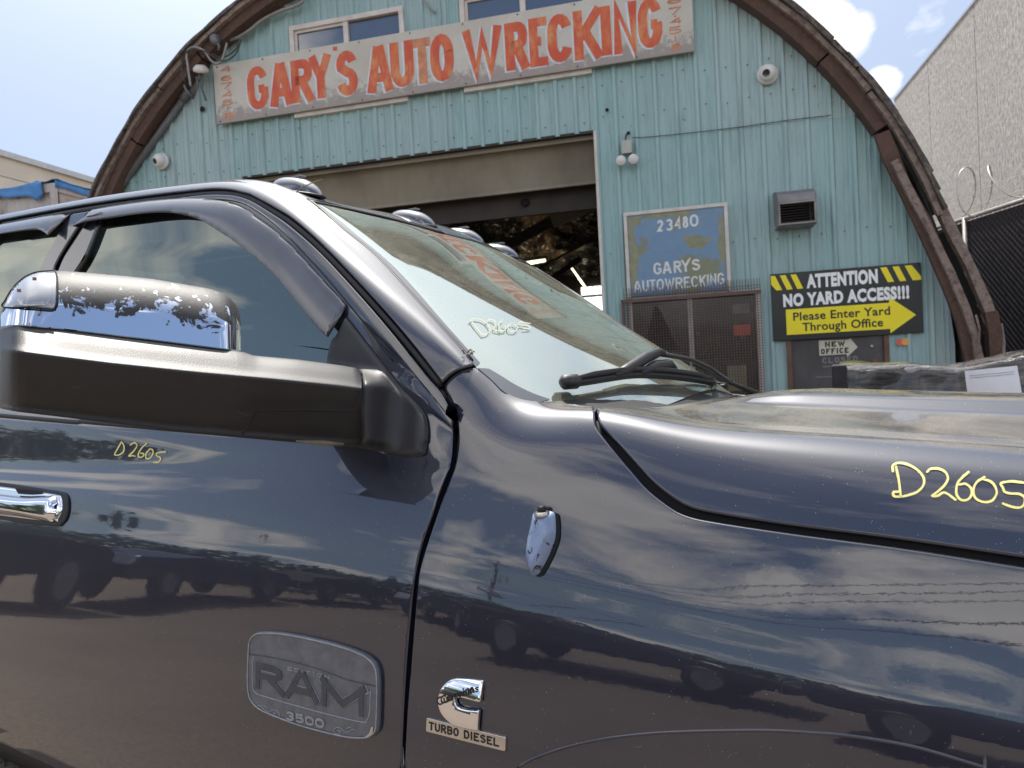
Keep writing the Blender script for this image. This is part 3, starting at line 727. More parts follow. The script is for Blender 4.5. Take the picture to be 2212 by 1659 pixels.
rdoor = panel('rear_door', CAB, [
    ('s', [(-2.98, CAB.px(0, 487)[1]), (-2.4, CAB.px(0, 487)[1])]), ('p', [(-20, 491), (0, 487), (100, 470), (191, 455)]), ('p', [(191, 455), (154, 512), (127, 556), (113, 585)]),
    ('s', [(s_b[0] - .004, s_b[1]), (-1.712, 1.06), (-1.942, .97), (-2.002, .85), (-2.012, .5), (-1.992, .02)]), ('s', [(-1.992, .02), (-2.98, .02)]), ('s', [(-2.98, .02), (-2.98, 1.45)]),
], 'paint', truck, r=.005, depth=.03, grid=.03, holes=[HOLE_R])
# roof skin with both front pillars in one pressing
edgeB = [(1028, 790), (1024, 777), (920, 667), (814, 552), (737, 489), (682, 441), (666, 431)]
hdr = [(666, 431), (700, 436), (766, 452), (848, 471), (905, 485), (957, 502)]
pil = [('p', [(538, 418), (590, 446), (640, 478), (717, 549), (845, 688), (944, 812), (955, 829)]), ('p', [(955, 829), (970, 812), (996, 796), (1023, 787)]), ('p', [(1023, 787), (1010, 764), (917, 665), (811, 550), (734, 487), (681, 441), (650, 425)])]
mid_v = CAB.v[-1]
hdr_uv = CAB.pxs(hdr)
hc_s = hdr_uv[-1][0] + .012
roof = panel('roof', CAB, [
    ('s', [(-2.99, 1.512), (-2.4, 1.512)]), ('p', [(-20, 480), (0, 474), (200, 438), (400, 412), (480, 407), (538, 418)]), ('p', [(538, 418), (590, 446), (640, 478), (717, 549), (845, 688), (944, 812), (955, 829)]),
    ('p', [(955, 829), (970, 812), (996, 796), (1023, 787)]), ('p', [(1023, 787), (1010, 764), (917, 665), (811, 550), (734, 487), (681, 442), (663, 430)]),
    ('p', [(663, 430), (700, 434), (766, 450), (848, 469), (905, 483), (957, 499)]), ('s', [(hdr_uv[-1][0] + .002, hdr_uv[-1][1] + .02), (hc_s, mid_v)]), ('s', [(hc_s, mid_v), (-2.99, mid_v)]), ('s', [(-2.99, mid_v), (-2.99, 1.512)]),
], 'paint', truck, r=.004, depth=.012, grid=.02, mirror='join')
WSB = [(1032, 792), (1064, 819), (1091, 845), (1131, 863), (1187, 871)]
wb = CAB.pxs(WSB)
ws_out = [('p', [(1029, 790), (1016, 766), (920, 665), (814, 549), (737, 486), (684, 441), (668, 433)]),
    ('p', [(668, 433), (700, 439), (766, 455), (848, 474), (905, 488), (957, 504)]), ('s', [(hdr_uv[-1][0] + .006, hdr_uv[-1][1] + .02), (hc_s + .006, mid_v)]), ('s', [(hc_s + .006, mid_v), (.30, mid_v)]),
    ('s', [(.30, mid_v), (.285, mid_v - .3), (.235, wb[-1][1] + .10), (.195, wb[-1][1] + .02)]), ('p', [(1187, 871), (1131, 863), (1091, 845), (1064, 819), (1032, 792)])]
wsh = panel('windshield', CAB, ws_out, 'windshield', truck, r=0, depth=.006, grid=.025, mirror='join', lift=-.004)
# black ceramic border printed round the glass (inside band, lies just on the glass)
def frit(path_out, path_in, name='ceramic_border'):
    return panel(name, CAB, [('P', path_out), ('P', path_in[::-1])], 'frit', wsh, r=0, depth=0, lift=-.0028, grid=.03)
frit([(1029, 790), (920, 665), (814, 549), (737, 486), (684, 441)], [(1046, 790), (950, 683), (850, 572), (768, 502), (690, 440)])
frit([(1032, 792), (1064, 819), (1091, 845), (1131, 863), (1170, 869)], [(1046, 788), (1078, 806), (1110, 826), (1150, 846), (1190, 860)])
# rubber seals in the shut lines
def seal(pts, S, r, sink, name='door_seal', parent=None, px=True):
    q = S.pxs(cr(pts, 16)) if px else np.array(pts); P = S.at(q) - S.nrm(q) * sink
    return MB().tube(P, r, 6).build(name, 'rubber', parent or truck)
seal([(0, 481), (200, 445), (400, 418), (480, 413), (533, 422), (583, 450), (633, 483), (710, 553), (837, 693), (937, 816), (948, 829)], CAB, .010, .015)
seal([(958, 850), (970, 868), (981, 903), (984, 953), (977, 1003), (966, 1033), (950, 1075), (916, 1176), (902, 1229), (889, 1356), (875, 1539), (869, 1659)], CAB, .0085, .024)
seal([(196, 452), (158, 512), (132, 555), (119, 584)], CAB, .008, .017)
seal([(958, 834), (972, 815), (997, 799), (1025, 789)], CAB, .006, .013)
seal([(1020, 777), (920, 668), (814, 553), (737, 490), (690, 447), (668, 432)], CAB, .0055, .0035, 'windshield_seal')
seal([(668, 432), (766, 452), (848, 471), (957, 501)], CAB, .005, .004, 'windshield_seal')
# belt moulding
bq = np.array([(a, CAB.v_at(a, 1.30 - .053 * a + .008)) for a in np.linspace(-1.95, -.20, 60)])
MB().tube(CAB.at(bq) - CAB.nrm(bq) * .002, .0075, 8).build('belt_moulding', 'rubber', door)
# side glass
sg = panel('side_window', CAB, HOLE_F, 'sideglass', door, r=0, depth=0, lift=-.012, grid=.04)
panel('side_window', CAB, HOLE_R, 'sideglass', rdoor, r=0, depth=0, lift=-.012, grid=.05)
seal([(217, 480), (190, 548), (158, 600)], CAB, .006, .004, 'window_channel', door)
seal([(203, 460), (340, 436), (440, 430), (505, 434), (547, 450), (602, 491), (656, 546), (700, 594), (748, 651), (790, 702), (850, 780)], CAB, .0022, -.0002, 'window_trim', door)
# smoked window deflectors
def deflector(outer, inner, parent, b0=.0025, b1=.030):
    oc = CAB.pxs(cr(outer, 14))
    ic = CAB.pxs(cr(inner, 14))
    def disp(UV, P):
        a = dist_poly(UV, oc, False); b = dist_poly(UV, ic, False); k = a / (a + b + 1e-9); e = np.minimum(a, 1)
        return b0 + (b1 - b0) * (1 - (1 - k)**1.7) - np.clip(1 - a / .006, 0, 1) * b0 * .9
    o = panel('window_deflector', CAB, [('P', outer), ('P', inner[::-1])], 'visor', parent, r=0, depth=0, grid=.008, step=.006, disp=disp)
    md = o.modifiers.new('thickness', 'SOLIDIFY'); md.thickness = .003; md.offset = -1
    return o
vis = deflector([(173, 490), (183, 476), (197, 461), (208, 451), (333, 432), (433, 428), (500, 437), (550, 463), (600, 501), (647, 547), (700, 605), (737, 645), (753, 662)],
                [(175, 494), (200, 485), (267, 475), (350, 465), (400, 467), (450, 480), (500, 510), (557, 553), (617, 606), (687, 693), (718, 728), (727, 734)], door)
deflector([(-120, 507), (0, 485), (117, 464), (144, 465), (157, 458)], [(-120, 534), (0, 513), (90, 501), (114, 506), (123, 513)], rdoor)
# tiny raised mark on the deflector
cq = CAB.pxs([(207, 473), (223, 470), (234, 466), (238, 465)]); P = CAB.at(cq) + CAB.nrm(cq) * .0285
MB().tube(P, .0022, 6).build('maker_mark', 'badge_lite', vis)
# ------------------------------------------------------------------ cowl, wipers, cabin
def strip3(rows, name, m, parent, th=None):
    mb = MB().grid(rows); o = mb.build(name, m, parent)
    if th: md = o.modifiers.new('thickness', 'SOLIDIFY'); md.thickness = th
    return o
def ws_at(s, t):
    v = CAB.v_t(s, abs(t)) if abs(t) > .01 else mid_v
    P = CAB.at([(s, v)])[0]; P[1] = -t; return P
rows = []
for t in np.linspace(-.745, .745, 33):
    k = 1 - (t / .8)**2
    a = ws_at(.10 + .170 * k, np.clip(t, -.76, .76)); a[1] = -t; a[2] -= LEAN * max(-t, 0)
    b = np.array([.285 + .075 * k, -t, a[2] - .045]); rows.append([a + (0, 0, -.010), (a + b) / 2 + (0, 0, -.022), b])
strip3(rows, 'cowl_panel', 'rubber', truck, .004)
def wshp(x, y, lift=0.):
    try:
        q = CAB.px(x, y); return CAB.at([q])[0] + CAB.nrm([q])[0] * lift
    except ValueError: pass
    Am = np.array([[1, 0, 0], [0, -1, 0], [0, LEAN, 1.]]); Ai = np.linalg.inv(Am); d = Am @ tray(x, y); e = Am @ EL; loc, nn, fi, dist = CAB.bvh.ray_cast(Vector(e), Vector(d / np.linalg.norm(d)), 50)
    if loc is None: return wshp(x - 5, y + 3, lift)
    n_ = np.array(nn); n_ *= np.sign(n_[2]); return Ai @ (np.array(loc) + n_ * lift)
def wiper(name, blade, arm, hub):
    pts = cr(blade, 12); P = [wshp(*p, .020) for p in pts]; n = len(P)
    r = [.007] * n
    o = MB().tube(P, r, 8).build(name, 'rubber', truck)
    up = CAB.nrm([CAB.px(*blade[2])])[0]
    # spoiler fin running along the blade
    rows = [[np.array(p) + up * .004, np.array(p) + up * (.024 * min(1, 3 * i / n + .5, 3 * (n - 1 - i) / n + .5)) + np.array([-.006, 0, 0])] for i, p in enumerate(P)]
    f = MB().grid(rows).build('spoiler', 'plastic', o); md = f.modifiers.new('thickness', 'SOLIDIFY'); md.thickness = .004
    sq = MB().tube([np.array(p) - up * .008 for p in P], .0035, 5).build('rubber_edge', 'rubber', o)
    return o, P, up
w, P, up = wiper('wiper_blade', [(1212, 846), (1262, 839), (1310, 831), (1360, 824), (1410, 824), (1470, 829), (1530, 838), (1560, 843)], None, None)
a0 = wshp(1212, 842, .018); a1 = wshp(1240, 841, .018)
MB().tube([wshp(1207, 843, .017), wshp(1212, 842, .02), wshp(1236, 840, .02), wshp(1243, 841, .019)], [.010, .017, .017, .011], 10).build('end_cap', 'plastic', w)
# saddle over the middle of the blade, and the arm back to its pivot
k0, k1, k2 = wshp(1330, 826, .022), wshp(1385, 812, .045), wshp(1440, 824, .022)
MB().tube([wshp(1318, 828, .020), wshp(1345, 818, .030), wshp(1375, 806, .045), wshp(1400, 799, .056), wshp(1412, 800, .056)], [.010, .014, .016, .013, .007], 8).build('blade_saddle', 'plastic', w)
MB().tube([wshp(1375, 822, .022), wshp(1400, 815, .034), wshp(1430, 812, .036), wshp(1447, 817, .026)], [.009, .015, .015, .010], 8).build('arm_clip', 'plastic', w)
MB().tube([wshp(1408, 801, .052), wshp(1440, 802, .048), wshp(1475, 805, .044), wshp(1520, 817, .036), wshp(1560, 832, .03), wshp(1578, 838, .028)], [.007, .007, .007, .006, .006, .008], 6).build('wiper_arm', 'plastic', truck)
o = [np.array([.07, -.35 + .0, 1.44])]
def ws_far(s, t, lift): P = ws_at(s, t); P[2] -= LEAN * max(-t, 0); return P + np.array([.55, 0, .8]) * lift
MB().tube([ws_far(.15, -.30, .012), ws_far(.13, -.45, .012), ws_far(.09, -.62, .012)], .008, 6).build('wiper_blade', 'rubber', truck)
MB().tube([ws_far(.14, -.42, .022), ws_far(.17, -.52, .020), (.30, .62, 1.325)], [.005, .006, .012], 6).build('wiper_arm', 'plastic', truck)
# leaf litter at the foot of the pillar
lf = MB()
for (x, y, dx, dy, c) in ((1008, 765, 12, 3, 0), (1002, 768, -8, -2, 0), (1014, 770, 9, -1, 0), (1020, 768, -3, 6, 0)):
    a, b = wshp(x, y, .004), wshp(x + dx, y + dy, .010); lf.tube([a, (a + b) / 2 + (0, 0, .006), b], [.0012, .0024, .0008], 5)
tag(lf.build('dry_leaves', 'twig'), 'tiny dry brown leaf scraps caught at the foot of the windscreen pillar', 'leaves'); bpy.data.objects['dry_leaves'].location = TRUCK_O; bpy.data.objects['dry_leaves'].rotation_euler = (0, 0, -TA)
# cabin seen darkly through the glass
c = MB(); c.box((-.35, -.78, 1.12), (.02, .78, 1.30)); c.build('dashboard', 'seat', truck, .04)
for y in (-.40, .40):
    s_ = MB(); s_.box((-1.25, y - .26, .95), (-.70, y + .26, 1.12)); s_.box((-1.38, y - .25, 1.05), (-1.20, y + .25, 1.66)); so = s_.build('seat', 'seat', truck, .05)
    MB().box((-1.36, y - .13, 1.68), (-1.24, y + .13, 1.86)).build('headrest', 'seat', so, .04)
st = MB(); st.tube([(-.55 + .06 * math.sin(a), .40 + .19 * math.cos(a), 1.28 + .17 * math.sin(a)) for a in np.linspace(0, 2 * math.pi, 24)], .015, 6); st.tube([(-.53, .40, 1.28), (-.36, .40, 1.24)], .03, 6); st.build('steering_wheel', 'rubber', truck)
fl = MB(); fl.box((-2.95, -.93, .50), (.1, .93, .56)); fl.box((-2.96, -.84, .5), (-2.90, .84, 1.35)); fl.box((-2.96, -.68, 1.35), (-2.90, .68, 2.05)); fl.build('cab_floor', 'void', truck)
# the truck's far side, its nose and wheels (seen only from other angles and in shadow)
for o_ in (fender, door, rdoor): q = mirror_copy(o_, truck); q['label'] = {'fender': 'far side fender', 'front_door': 'far side front door', 'rear_door': 'far side rear door'}[q.name.split('.')[0]]
nose = MB()
yy = np.linspace(-.80, .80, 17)
nose.grid([[(1.86 - .12 * (y / .8)**2 * 1.2, y, z) for z in (.55, .75, .95, 1.08, 1.12)] for y in yy]); nose.build('grille', 'chrome', truck)
MB().box((1.78, -.92, .50), (2.02, .92, .74)).build('front_bumper', 'chrome', truck, .05)
bed = MB()
for sgn in (-1, 1): bed.box((-4.95, sgn * .97 - .04, .62), (-3.06, sgn * .97 + .04, 1.40))
bed.box((-5.0, -.93, .62), (-4.94, .93, 1.40)); bed.box((-4.95, -.93, .72), (-3.06, .93, .76)); bed.box((-3.08, -.93, .62), (-3.03, .93, 1.40)); bed.build('cargo_bed', 'paint', truck, .02)
MB().box((-4.9, -.5, .48), (1.7, .5, .60)).build('chassis', 'void', truck)
def wheel(s_, y):
    w_ = MB().lathe([(.20, -.14), (.36, -.14), (.405, -.10), (.41, 0), (.405, .10), (.36, .14), (.20, .14)], (s_, y, .41), (0, 1, 0), 28).build('wheel', 'rubber', truck)
    MB().lathe([(.0, .05), (.10, .06), (.17, .02), (.215, .10), (.225, .13)] if y > 0 else [(.0, -.05), (.10, -.06), (.17, -.02), (.215, -.10), (.225, -.13)], (s_, y, .41), (0, 1, 0), 28).build('rim', 'steel', w_)
for s_ in (.82, -3.95):
    for y in (-.80, .80): wheel(s_, y)
# inner wing so the wheel opening is dark
MB().grid([[(.82 + .64 * math.cos(a), y, .42 + .50 * math.sin(a)) for y in (-.95, -.4, .4, .95)] for a in np.linspace(0, math.pi, 13)]).build('wheel_well', 'void', truck)
eb = MB(); eb.box((.05, -.70, .6), (1.7, .70, 1.10)); eb.build('engine_bay', 'void', truck)
# ------------------------------------------------------------------ roof clearance lamps
def lamp(x, y, t, sc=1.0):
    P = on_t(x, y, t); i = int(round((P[0] - CAB.s[0]) / .005)); L_ = MB(); U = 20; V = 9
    base = np.array([P[0], P[1], P[2]]); rows = []
    for iu in range(U + 1):
        u = -1 + 2 * iu / U; r = []
        wid = .050 * math.sqrt(max(0, 1 - abs(u)**2.2)) * (1 - .18 * u); hh = .056 * max(0, (1 - abs((u + .10) / 1.10)**2.6)) ** .75 if u > -1 else 0
        for iv in range(V + 1):
            a = math.pi * iv / V; r.append(base + np.array([.088 * u, wid * math.cos(a), .86 * max(hh, 0) * math.sin(a) ** .8 - .22 * .088 * u - .008]) * sc)
        rows.append(r)
    L_.grid(rows, True, True); o = L_.build('clearance_lamp', 'lamplens', truck)
    ft = MB(); ft.tube([base + np.array([.088 * u, .052 * math.sqrt(max(0, 1 - abs(u)**2.2)) * sg, -.008 - .0194 * u]) * sc for sg, us in ((1, np.linspace(-1, 1, 14)), (-1, np.linspace(1, -1, 14))) for u in us], .004 * sc, 5); ft.build('lamp_gasket', 'rubber', o)
    rb = MB()
    for k in range(6): rb.box(base + np.array([-.012 + k * .006, -.012, .0395]) * sc, base + np.array([-.009 + k * .006, .012, .0435]) * sc)
    rb.build('lens_ribs', 'badge_lite', o)
    return o
for (x, y, t) in ((645, 414, .585), (893, 480, .16), (1001, 516, -.16), (1079, 548, -.44)): lamp(x, y, t)
tw = MB(); p0 = on_t(639, 416, .66); p1 = on_t(657, 403, .655); p2 = on_t(672, 396, .65); p3 = on_t(695, 388, .64)
tw.tube([p0, p1, p2, p3], [.0012, .0016, .0014, .001], 5); tw.tube([p1, on_t(655, 397, .655)], .001, 5)
t_ = tw.build('dry_twig', 'twig'); t_.location = TRUCK_O; t_.rotation_euler = (0, 0, -TA); tag(t_, 'thin dry twig lying across the nearest roof lamp of the truck', 'twig')
# ------------------------------------------------------------------ towing mirror
mir = empty('towing_mirror'); mir.parent = truck
pA = on_t(780, 870, .96); pB = on_t(12, 800, 1.47); pB[0] = -.50
pB = on_plane(12, 800, (-.455, 0, 0), np.array([1., 0, 0]))
ax = pB - pA; ax[2] = 0; ax /= np.linalg.norm(ax); mn = np.array([-ax[1], ax[0], 0]); mn *= np.sign(mn[0])      # mn: face normal, forwards
def mplane(x, y, back): return on_plane(x, y, pA - mn * back, mn)
def ip(x, pts): P = np.array(pts, float); return np.interp(x, P[:, 0], P[:, 1])
bot = [(0, 880), (33, 887), (200, 907), (377, 929), (517, 941), (640, 951), (737, 958), (781, 962)]
edge = [(0, 752), (40, 757), (77, 762), (233, 782), (433, 803), (600, 818), (737, 832), (781, 838)]
top = [(0, 712), (20, 705), (45, 703), (133, 711), (300, 731), (497, 756), (525, 760), (548, 768), (640, 776), (737, 789), (770, 795), (781, 803)]
xs = np.concatenate([[0, 3, 8, 16, 26, 40], np.arange(60, 770, 18), [768, 775, 779, 781]])
rows = []
for x in xs:
    b_, e_, t_ = ip(x, bot), ip(x, edge), ip(x, top); tip = max(0, 1 - x / 40.) ** 2 * .10; rt = 0
    r = []
    tk = .050; prof = [(b_ - 4, .19), (b_ + 1, .14), (b_ + 2, .09), (b_, .05), (b_ - 5, tk + .008), (b_ - 14, tk)] + [(b_ - 14 + (e_ - b_ + 14) * f_, tk * (1 - f_) - .004 * math.sin(math.pi * f_)) for f_ in (.15, .3, .5, .7, .85, .93)] + [(e_ + 3, .0005), (e_, .003), (e_ - 3, .007)]
    prof += [(e_ + (t_ - e_) * f_, .007 + .056 * f_) for f_ in (.15, .3, .5, .75)] + [(t_ + 4, .064), (t_ + 1, .070), (t_, .080), (t_, .13), (t_ + 3, .19)]
    for (y, bk) in prof: r.append(mplane(x, y, bk + tip))
    rows.append(r)
arm = MB(); arm.grid(rows)
k = len(rows[0]); back = [rows[0], [p - mn * .10 - ax * .0 for p in rows[0]]]
arm.grid(back); armo = arm.build('mirror_housing', 'plastic', mir)
# lower cover panel line
ln = [(781, 806), (783, 830), (779, 862), (772, 880), (757, 888), (660, 887), (575, 887), (556, 889), (546, 900), (538, 920), (523, 938)]
MB().tube([mplane(x, y, -.005 + (.03 if y < 812 else 0)) for x, y in cr(ln, 8)], .0019, 5).build('housing_seam', 'void', armo)
# chrome cap
ctop = [(120, 585), (150, 586), (267, 596), (333, 603), (450, 623), (480, 632), (497, 643), (510, 658), (517, 675), (520, 690)]
cbot = [(0, 706), (20, 702), (45, 701), (133, 709), (300, 729), (497, 754), (520, 757)]
lens_o = [(7, 663), (12, 648), (20, 633), (33, 616), (50, 601), (66, 592), (83, 587), (115, 585), (121, 589), (124, 610), (124, 650), (120, 662), (112, 668), (60, 664)]
ctop_full = [(2, 668), (7, 655), (14, 640), (24, 626), (38, 611), (58, 597), (84, 588), (120, 585)] + ctop[1:]
def cap_depth(x, f):           # depth behind the housing plane; f 0 bottom .. 1 top
    return .066 + .034 * f + .07 * (1 - math.sqrt(max(0, 1 - max(0, (f - .35) / .65)**2.3))) + .05 * max(0, (x - 485) / 35.)**2.2 + .05 * max(0, 1 - x / 60.)**2
def cap_pt(x, f, ex=0):
    yb, yt = ip(x, cbot), ip(x, ctop_full); return mplane(x, yb + (yt - yb) * f, cap_depth(x, f) - ex)
cx_ = np.concatenate([[2, 5, 9, 14, 20, 28, 38, 50, 64, 80, 100], np.arange(120, 480, 14), [484, 492, 499, 505, 510, 514, 517, 519, 520]])
fsn = [0, .06, .14, .22, .30, .38, .46, .54, .62, .70, .78, .85, .91, .955, .98, .995, 1]
rows = [[cap_pt(x, f_) for f_ in fsn] + [cap_pt(x, 1) - mn * .04, cap_pt(x, 1) - mn * .12 - np.array([0, 0, .004])] for x in cx_]
cap = MB().grid(rows); er = rows[-1]; cap.grid([er, [p - mn * .11 for p in er]]); capo = cap.build('mirror_cap', 'peel', mir)
# dark recess round the lens and the clear lens itself
def cap_poly(pts, name, m, ex, parent, dome=0.):
    poly = cr(pts, 5, True); lo, hi = poly.min(0), poly.max(0); G = np.stack(np.meshgrid(np.arange(lo[0] + 2, hi[0], 5), np.arange(lo[1] + 2, hi[1], 5)), -1).reshape(-1, 2)
    G = G[inside(G, poly)]; G = G[dist_poly(G, poly) > 2]; A = np.vstack([poly, G]); n = len(poly)
    vv, ee, ff, *_ = delaunay_2d_cdt([Vector(p) for p in A], [(i, (i + 1) % n) for i in range(n)], [], 0, 1e-6)
    U = np.array([tuple(p) for p in vv]); D = dist_poly(U, poly); out = []
    for (x, y), d in zip(U, D):
        yb, yt = ip(x, cbot), ip(x, ctop_full); f_ = np.clip((y - yb) / (yt - yb), 0, 1); out.append(mplane(x, y, cap_depth(x, f_) - ex - dome * (1 - math.exp(-d / 6.))))
    ok = [f for f in ff if inside(U[list(f)].mean(0)[None], poly)[0]]
    return MB().add(out, ok, True).build(name, m, parent), poly
o1, pl = cap_poly(lens_o, 'lens_surround', 'clearlens', .0012, capo, .004)
li = [(16, 656), (22, 640), (36, 622), (54, 606), (74, 596), (96, 591), (108, 592), (111, 604), (111, 640), (104, 655), (92, 660), (50, 660)]
cap_poly(li, 'signal_lens', 'clearlens', .0062, o1, .003)
MB().tube([mplane(x, y, cap_depth(x, np.clip((y - ip(x, cbot)) / (ip(x, ctop_full) - ip(x, cbot)), 0, 1)) - .0045) for x, y in list(cr(lens_o, 5, True)) + [lens_o[0]]], .0016, 5).build('lens_gasket', 'void', o1)
for (x, y) in ((75, 606), (42, 631)):
    P = mplane(x, y, .04); MB().box(P + np.array([.0, -.0025, -.0025]) + mn * .0205, P + np.array([.003, .0025, .0025]) + mn * .0205).build('bulb', 'amber', o1)
# mirror base and sail panel: one moulding on the door corner
sail_o = [(750, 686), (781, 726), (831, 790), (871, 840), (904, 873), (917, 890), (924, 906), (927, 930), (926, 953), (922, 978), (912, 985), (871, 983), (800, 972), (774, 966), (771, 900), (771, 822), (765, 806), (735, 798), (712, 792), (717, 750), (722, 735)]
poly = np.vstack([cr(sail_o[:9], 7), cr(sail_o[9:14], 7), cr(sail_o[14:], 7)])
lo, hi = poly.min(0), poly.max(0); G = np.stack(np.meshgrid(np.arange(lo[0] + 3, hi[0], 6), np.arange(lo[1] + 3, hi[1], 6)), -1).reshape(-1, 2)
G = G[inside(G, poly)]; G = G[dist_poly(G, poly) > 3]
def rings(poly, ds):
    out = []
    tn = np.roll(poly, -1, 0) - np.roll(poly, 1, 0); tn /= np.linalg.norm(tn, axis=1, keepdims=True) + 1e-9; ar = np.sum(poly[:, 0] * np.roll(poly[:, 1], -1) - np.roll(poly[:, 0], -1) * poly[:, 1]); inn = np.stack([-tn[:, 1], tn[:, 0]], 1) * np.sign(ar)
    for d in ds: q = poly + inn * d; out.append(q[(dist_poly(q, poly) > d * .7) & inside(q, poly)])
    return out
G = G[dist_poly(G, poly) > 9]
A = np.vstack([poly] + rings(poly, (1., 3., 6.)) + [G]); n = len(poly)
vv, ee, ff, *_ = delaunay_2d_cdt([Vector(p) for p in A], [(i, (i + 1) % n) for i in range(n)], [], 0, 1e-6)
U = np.array([tuple(p) for p in vv]); D = dist_poly(U, poly); out = []
tline = [(700, 783), (781, 797), (825, 801), (842, 806), (870, 822), (920, 880)]
for (x, y), d in zip(U, D):
    q = CAB.px(x, y); P = CAB.at([q])[0]; N = CAB.nrm([q])[0]; dr = P - EL; L_ = np.linalg.norm(dr); dr = dr / L_
    rim = math.sqrt(max(0, 1 - max(0, 1 - d / 6.)**2))
    P = P + N * (.003 + .011 * rim)
    lm = np.linalg.norm(mplane(x, y, -.0) - EL) if x < 900 else L_
    wx = float(sst(np.array(915. - x), 0, 125)); ya = y - ip(x, tline); wy = float(sst(np.array(ya), -6, 30)); wb_ = float(sst(np.array(d), 0, 16)); 
    bevel = .032 * (1 - float(sst(np.array(ya), 2, 42)))
    w_ = wx * wy * wb_
    tgt = mplane(min(x, 905), y, bevel + .035 * (1 - float(sst(np.array(x), 777, 785)))) if x < 905 else P
    P = P * (1 - w_) + tgt * w_ if x < 905 else P
    out.append(P)
ok = [f for f in ff if inside(U[list(f)].mean(0)[None], poly)[0]]
mbs = MB().add(out, ok, True); ring = []
base = len(mbs.v); Pp = [CAB.px(*p) for p in poly]; lowp = CAB.at(Pp) - CAB.nrm(Pp) * .002; idx = [int(np.argmin(((U - p)**2).sum(1))) for p in poly]
mbs.v += [tuple(p) for p in lowp]; mbs.f += [(idx[i], idx[(i + 1) % n], base + (i + 1) % n, base + i) for i in range(n)]; mbs.sm += [True] * n
mbs.build('mirror_base', 'plastic', mir)
MB().tube([mplane(x, y, .02) for x, y in ((640, 953), (700, 957), (742, 960))], [.002, .006, .003], 6).build('tape_strip', 'twig', mir)
# ------------------------------------------------------------------ door handle
hb = [(-70, 1034), (0, 1042), (52, 1049), (104, 1057), (130, 1061), (144, 1066), (150, 1077), (151, 1092), (150, 1107), (145, 1123), (136, 1133), (126, 1137), (63, 1132), (0, 1122), (-70, 1112)]
bz, pz = panel('handle_bezel', CAB, [('P', hb)], 'rubber', door, r=.004, depth=.004, grid=.01, step=.006, lift=.006, uvout=True)
inn_ = [(-70, 1042), (0, 1050), (60, 1058), (125, 1068), (137, 1074), (140, 1090), (138, 1106), (130, 1122), (118, 1128), (0, 1114), (-70, 1105)]
panel('handle_recess', CAB, [('P', inn_)], 'chrome', bz, r=.006, depth=.0, grid=.01, step=.006, lift=.0085, disp=lambda UV, P: -np.minimum(.0, 0) * np.ones(len(UV)))
panel('handle_recess', CAB, [('P', [(40, 1056), (90, 1062), (100, 1067), (70, 1069), (45, 1067)])], 'void', bz, r=0, depth=0, grid=.01, step=.006, lift=.0105)
bar = [(-70, 1062), (0, 1066), (63, 1072), (118, 1071), (127, 1074), (130, 1086), (127, 1112), (121, 1122), (113, 1127), (52, 1116), (0, 1108), (-70, 1100)]
def bulge(UV, P):
    q = CAB.pxs(cr(bar, 8, True)); d = dist_poly(UV, q); return .020 * (1 - (1 - np.clip(d / .020, 0, 1))**2.2)
hd = panel('door_handle', CAB, [('P', bar + [bar[0]])], 'chrome', bz, r=0, depth=.0, grid=.006, step=.005, lift=.009, disp=bulge)
panel('handle_reflected_strip', CAB, [('P', [(-70, 1078), (0, 1082), (41, 1086), (42, 1090), (40, 1095), (0, 1091), (-70, 1086)])], 'badge', hd, r=0, depth=0, grid=.01, step=.006, lift=.0275)  # dark strip reflected in the chrome, laid on as a grey patch
# ------------------------------------------------------------------ broken aerial base
ao = [(1157, 1107), (1177, 1104), (1198, 1107), (1202, 1120), (1203, 1140), (1201, 1165), (1189, 1198), (1174, 1227), (1166, 1239), (1158, 1243), (1149, 1239), (1141, 1222), (1138, 1195), (1140, 1170), (1147, 1140), (1152, 1115)]
def ab(UV, P):
    q = FRT.pxs(cr(ao, 6, True)); d = dist_poly(UV, q); return .004 + .018 * (1 - (1 - np.clip(d / .017, 0, 1))**2)
an = panel('aerial_base', FRT, [('P', ao + [ao[0]])], 'antenna', truck, r=0, depth=.0, grid=.004, step=.004, disp=ab)
ar2 = [(x + 8, y + 3) for x, y in ao]
panel('aerial_gasket', FRT, [('P', ar2 + [ar2[0]])], 'void', an, r=0, depth=0, grid=.01, step=.005, lift=.003)
q = FRT.px(1177, 1112); P = FRT.at([q])[0]; N = FRT.nrm([q])[0]; ua = np.array([-.05, 0, 1.]); P = P + N * .012
MB().tube([P - ua * .004, P + ua * .004], .0145, 14).build('aerial_collar', 'silver', an)
MB().tube([P + ua * .004, P + ua * .0145], .0078, 14).build('aerial_stub', 'rubber', an)
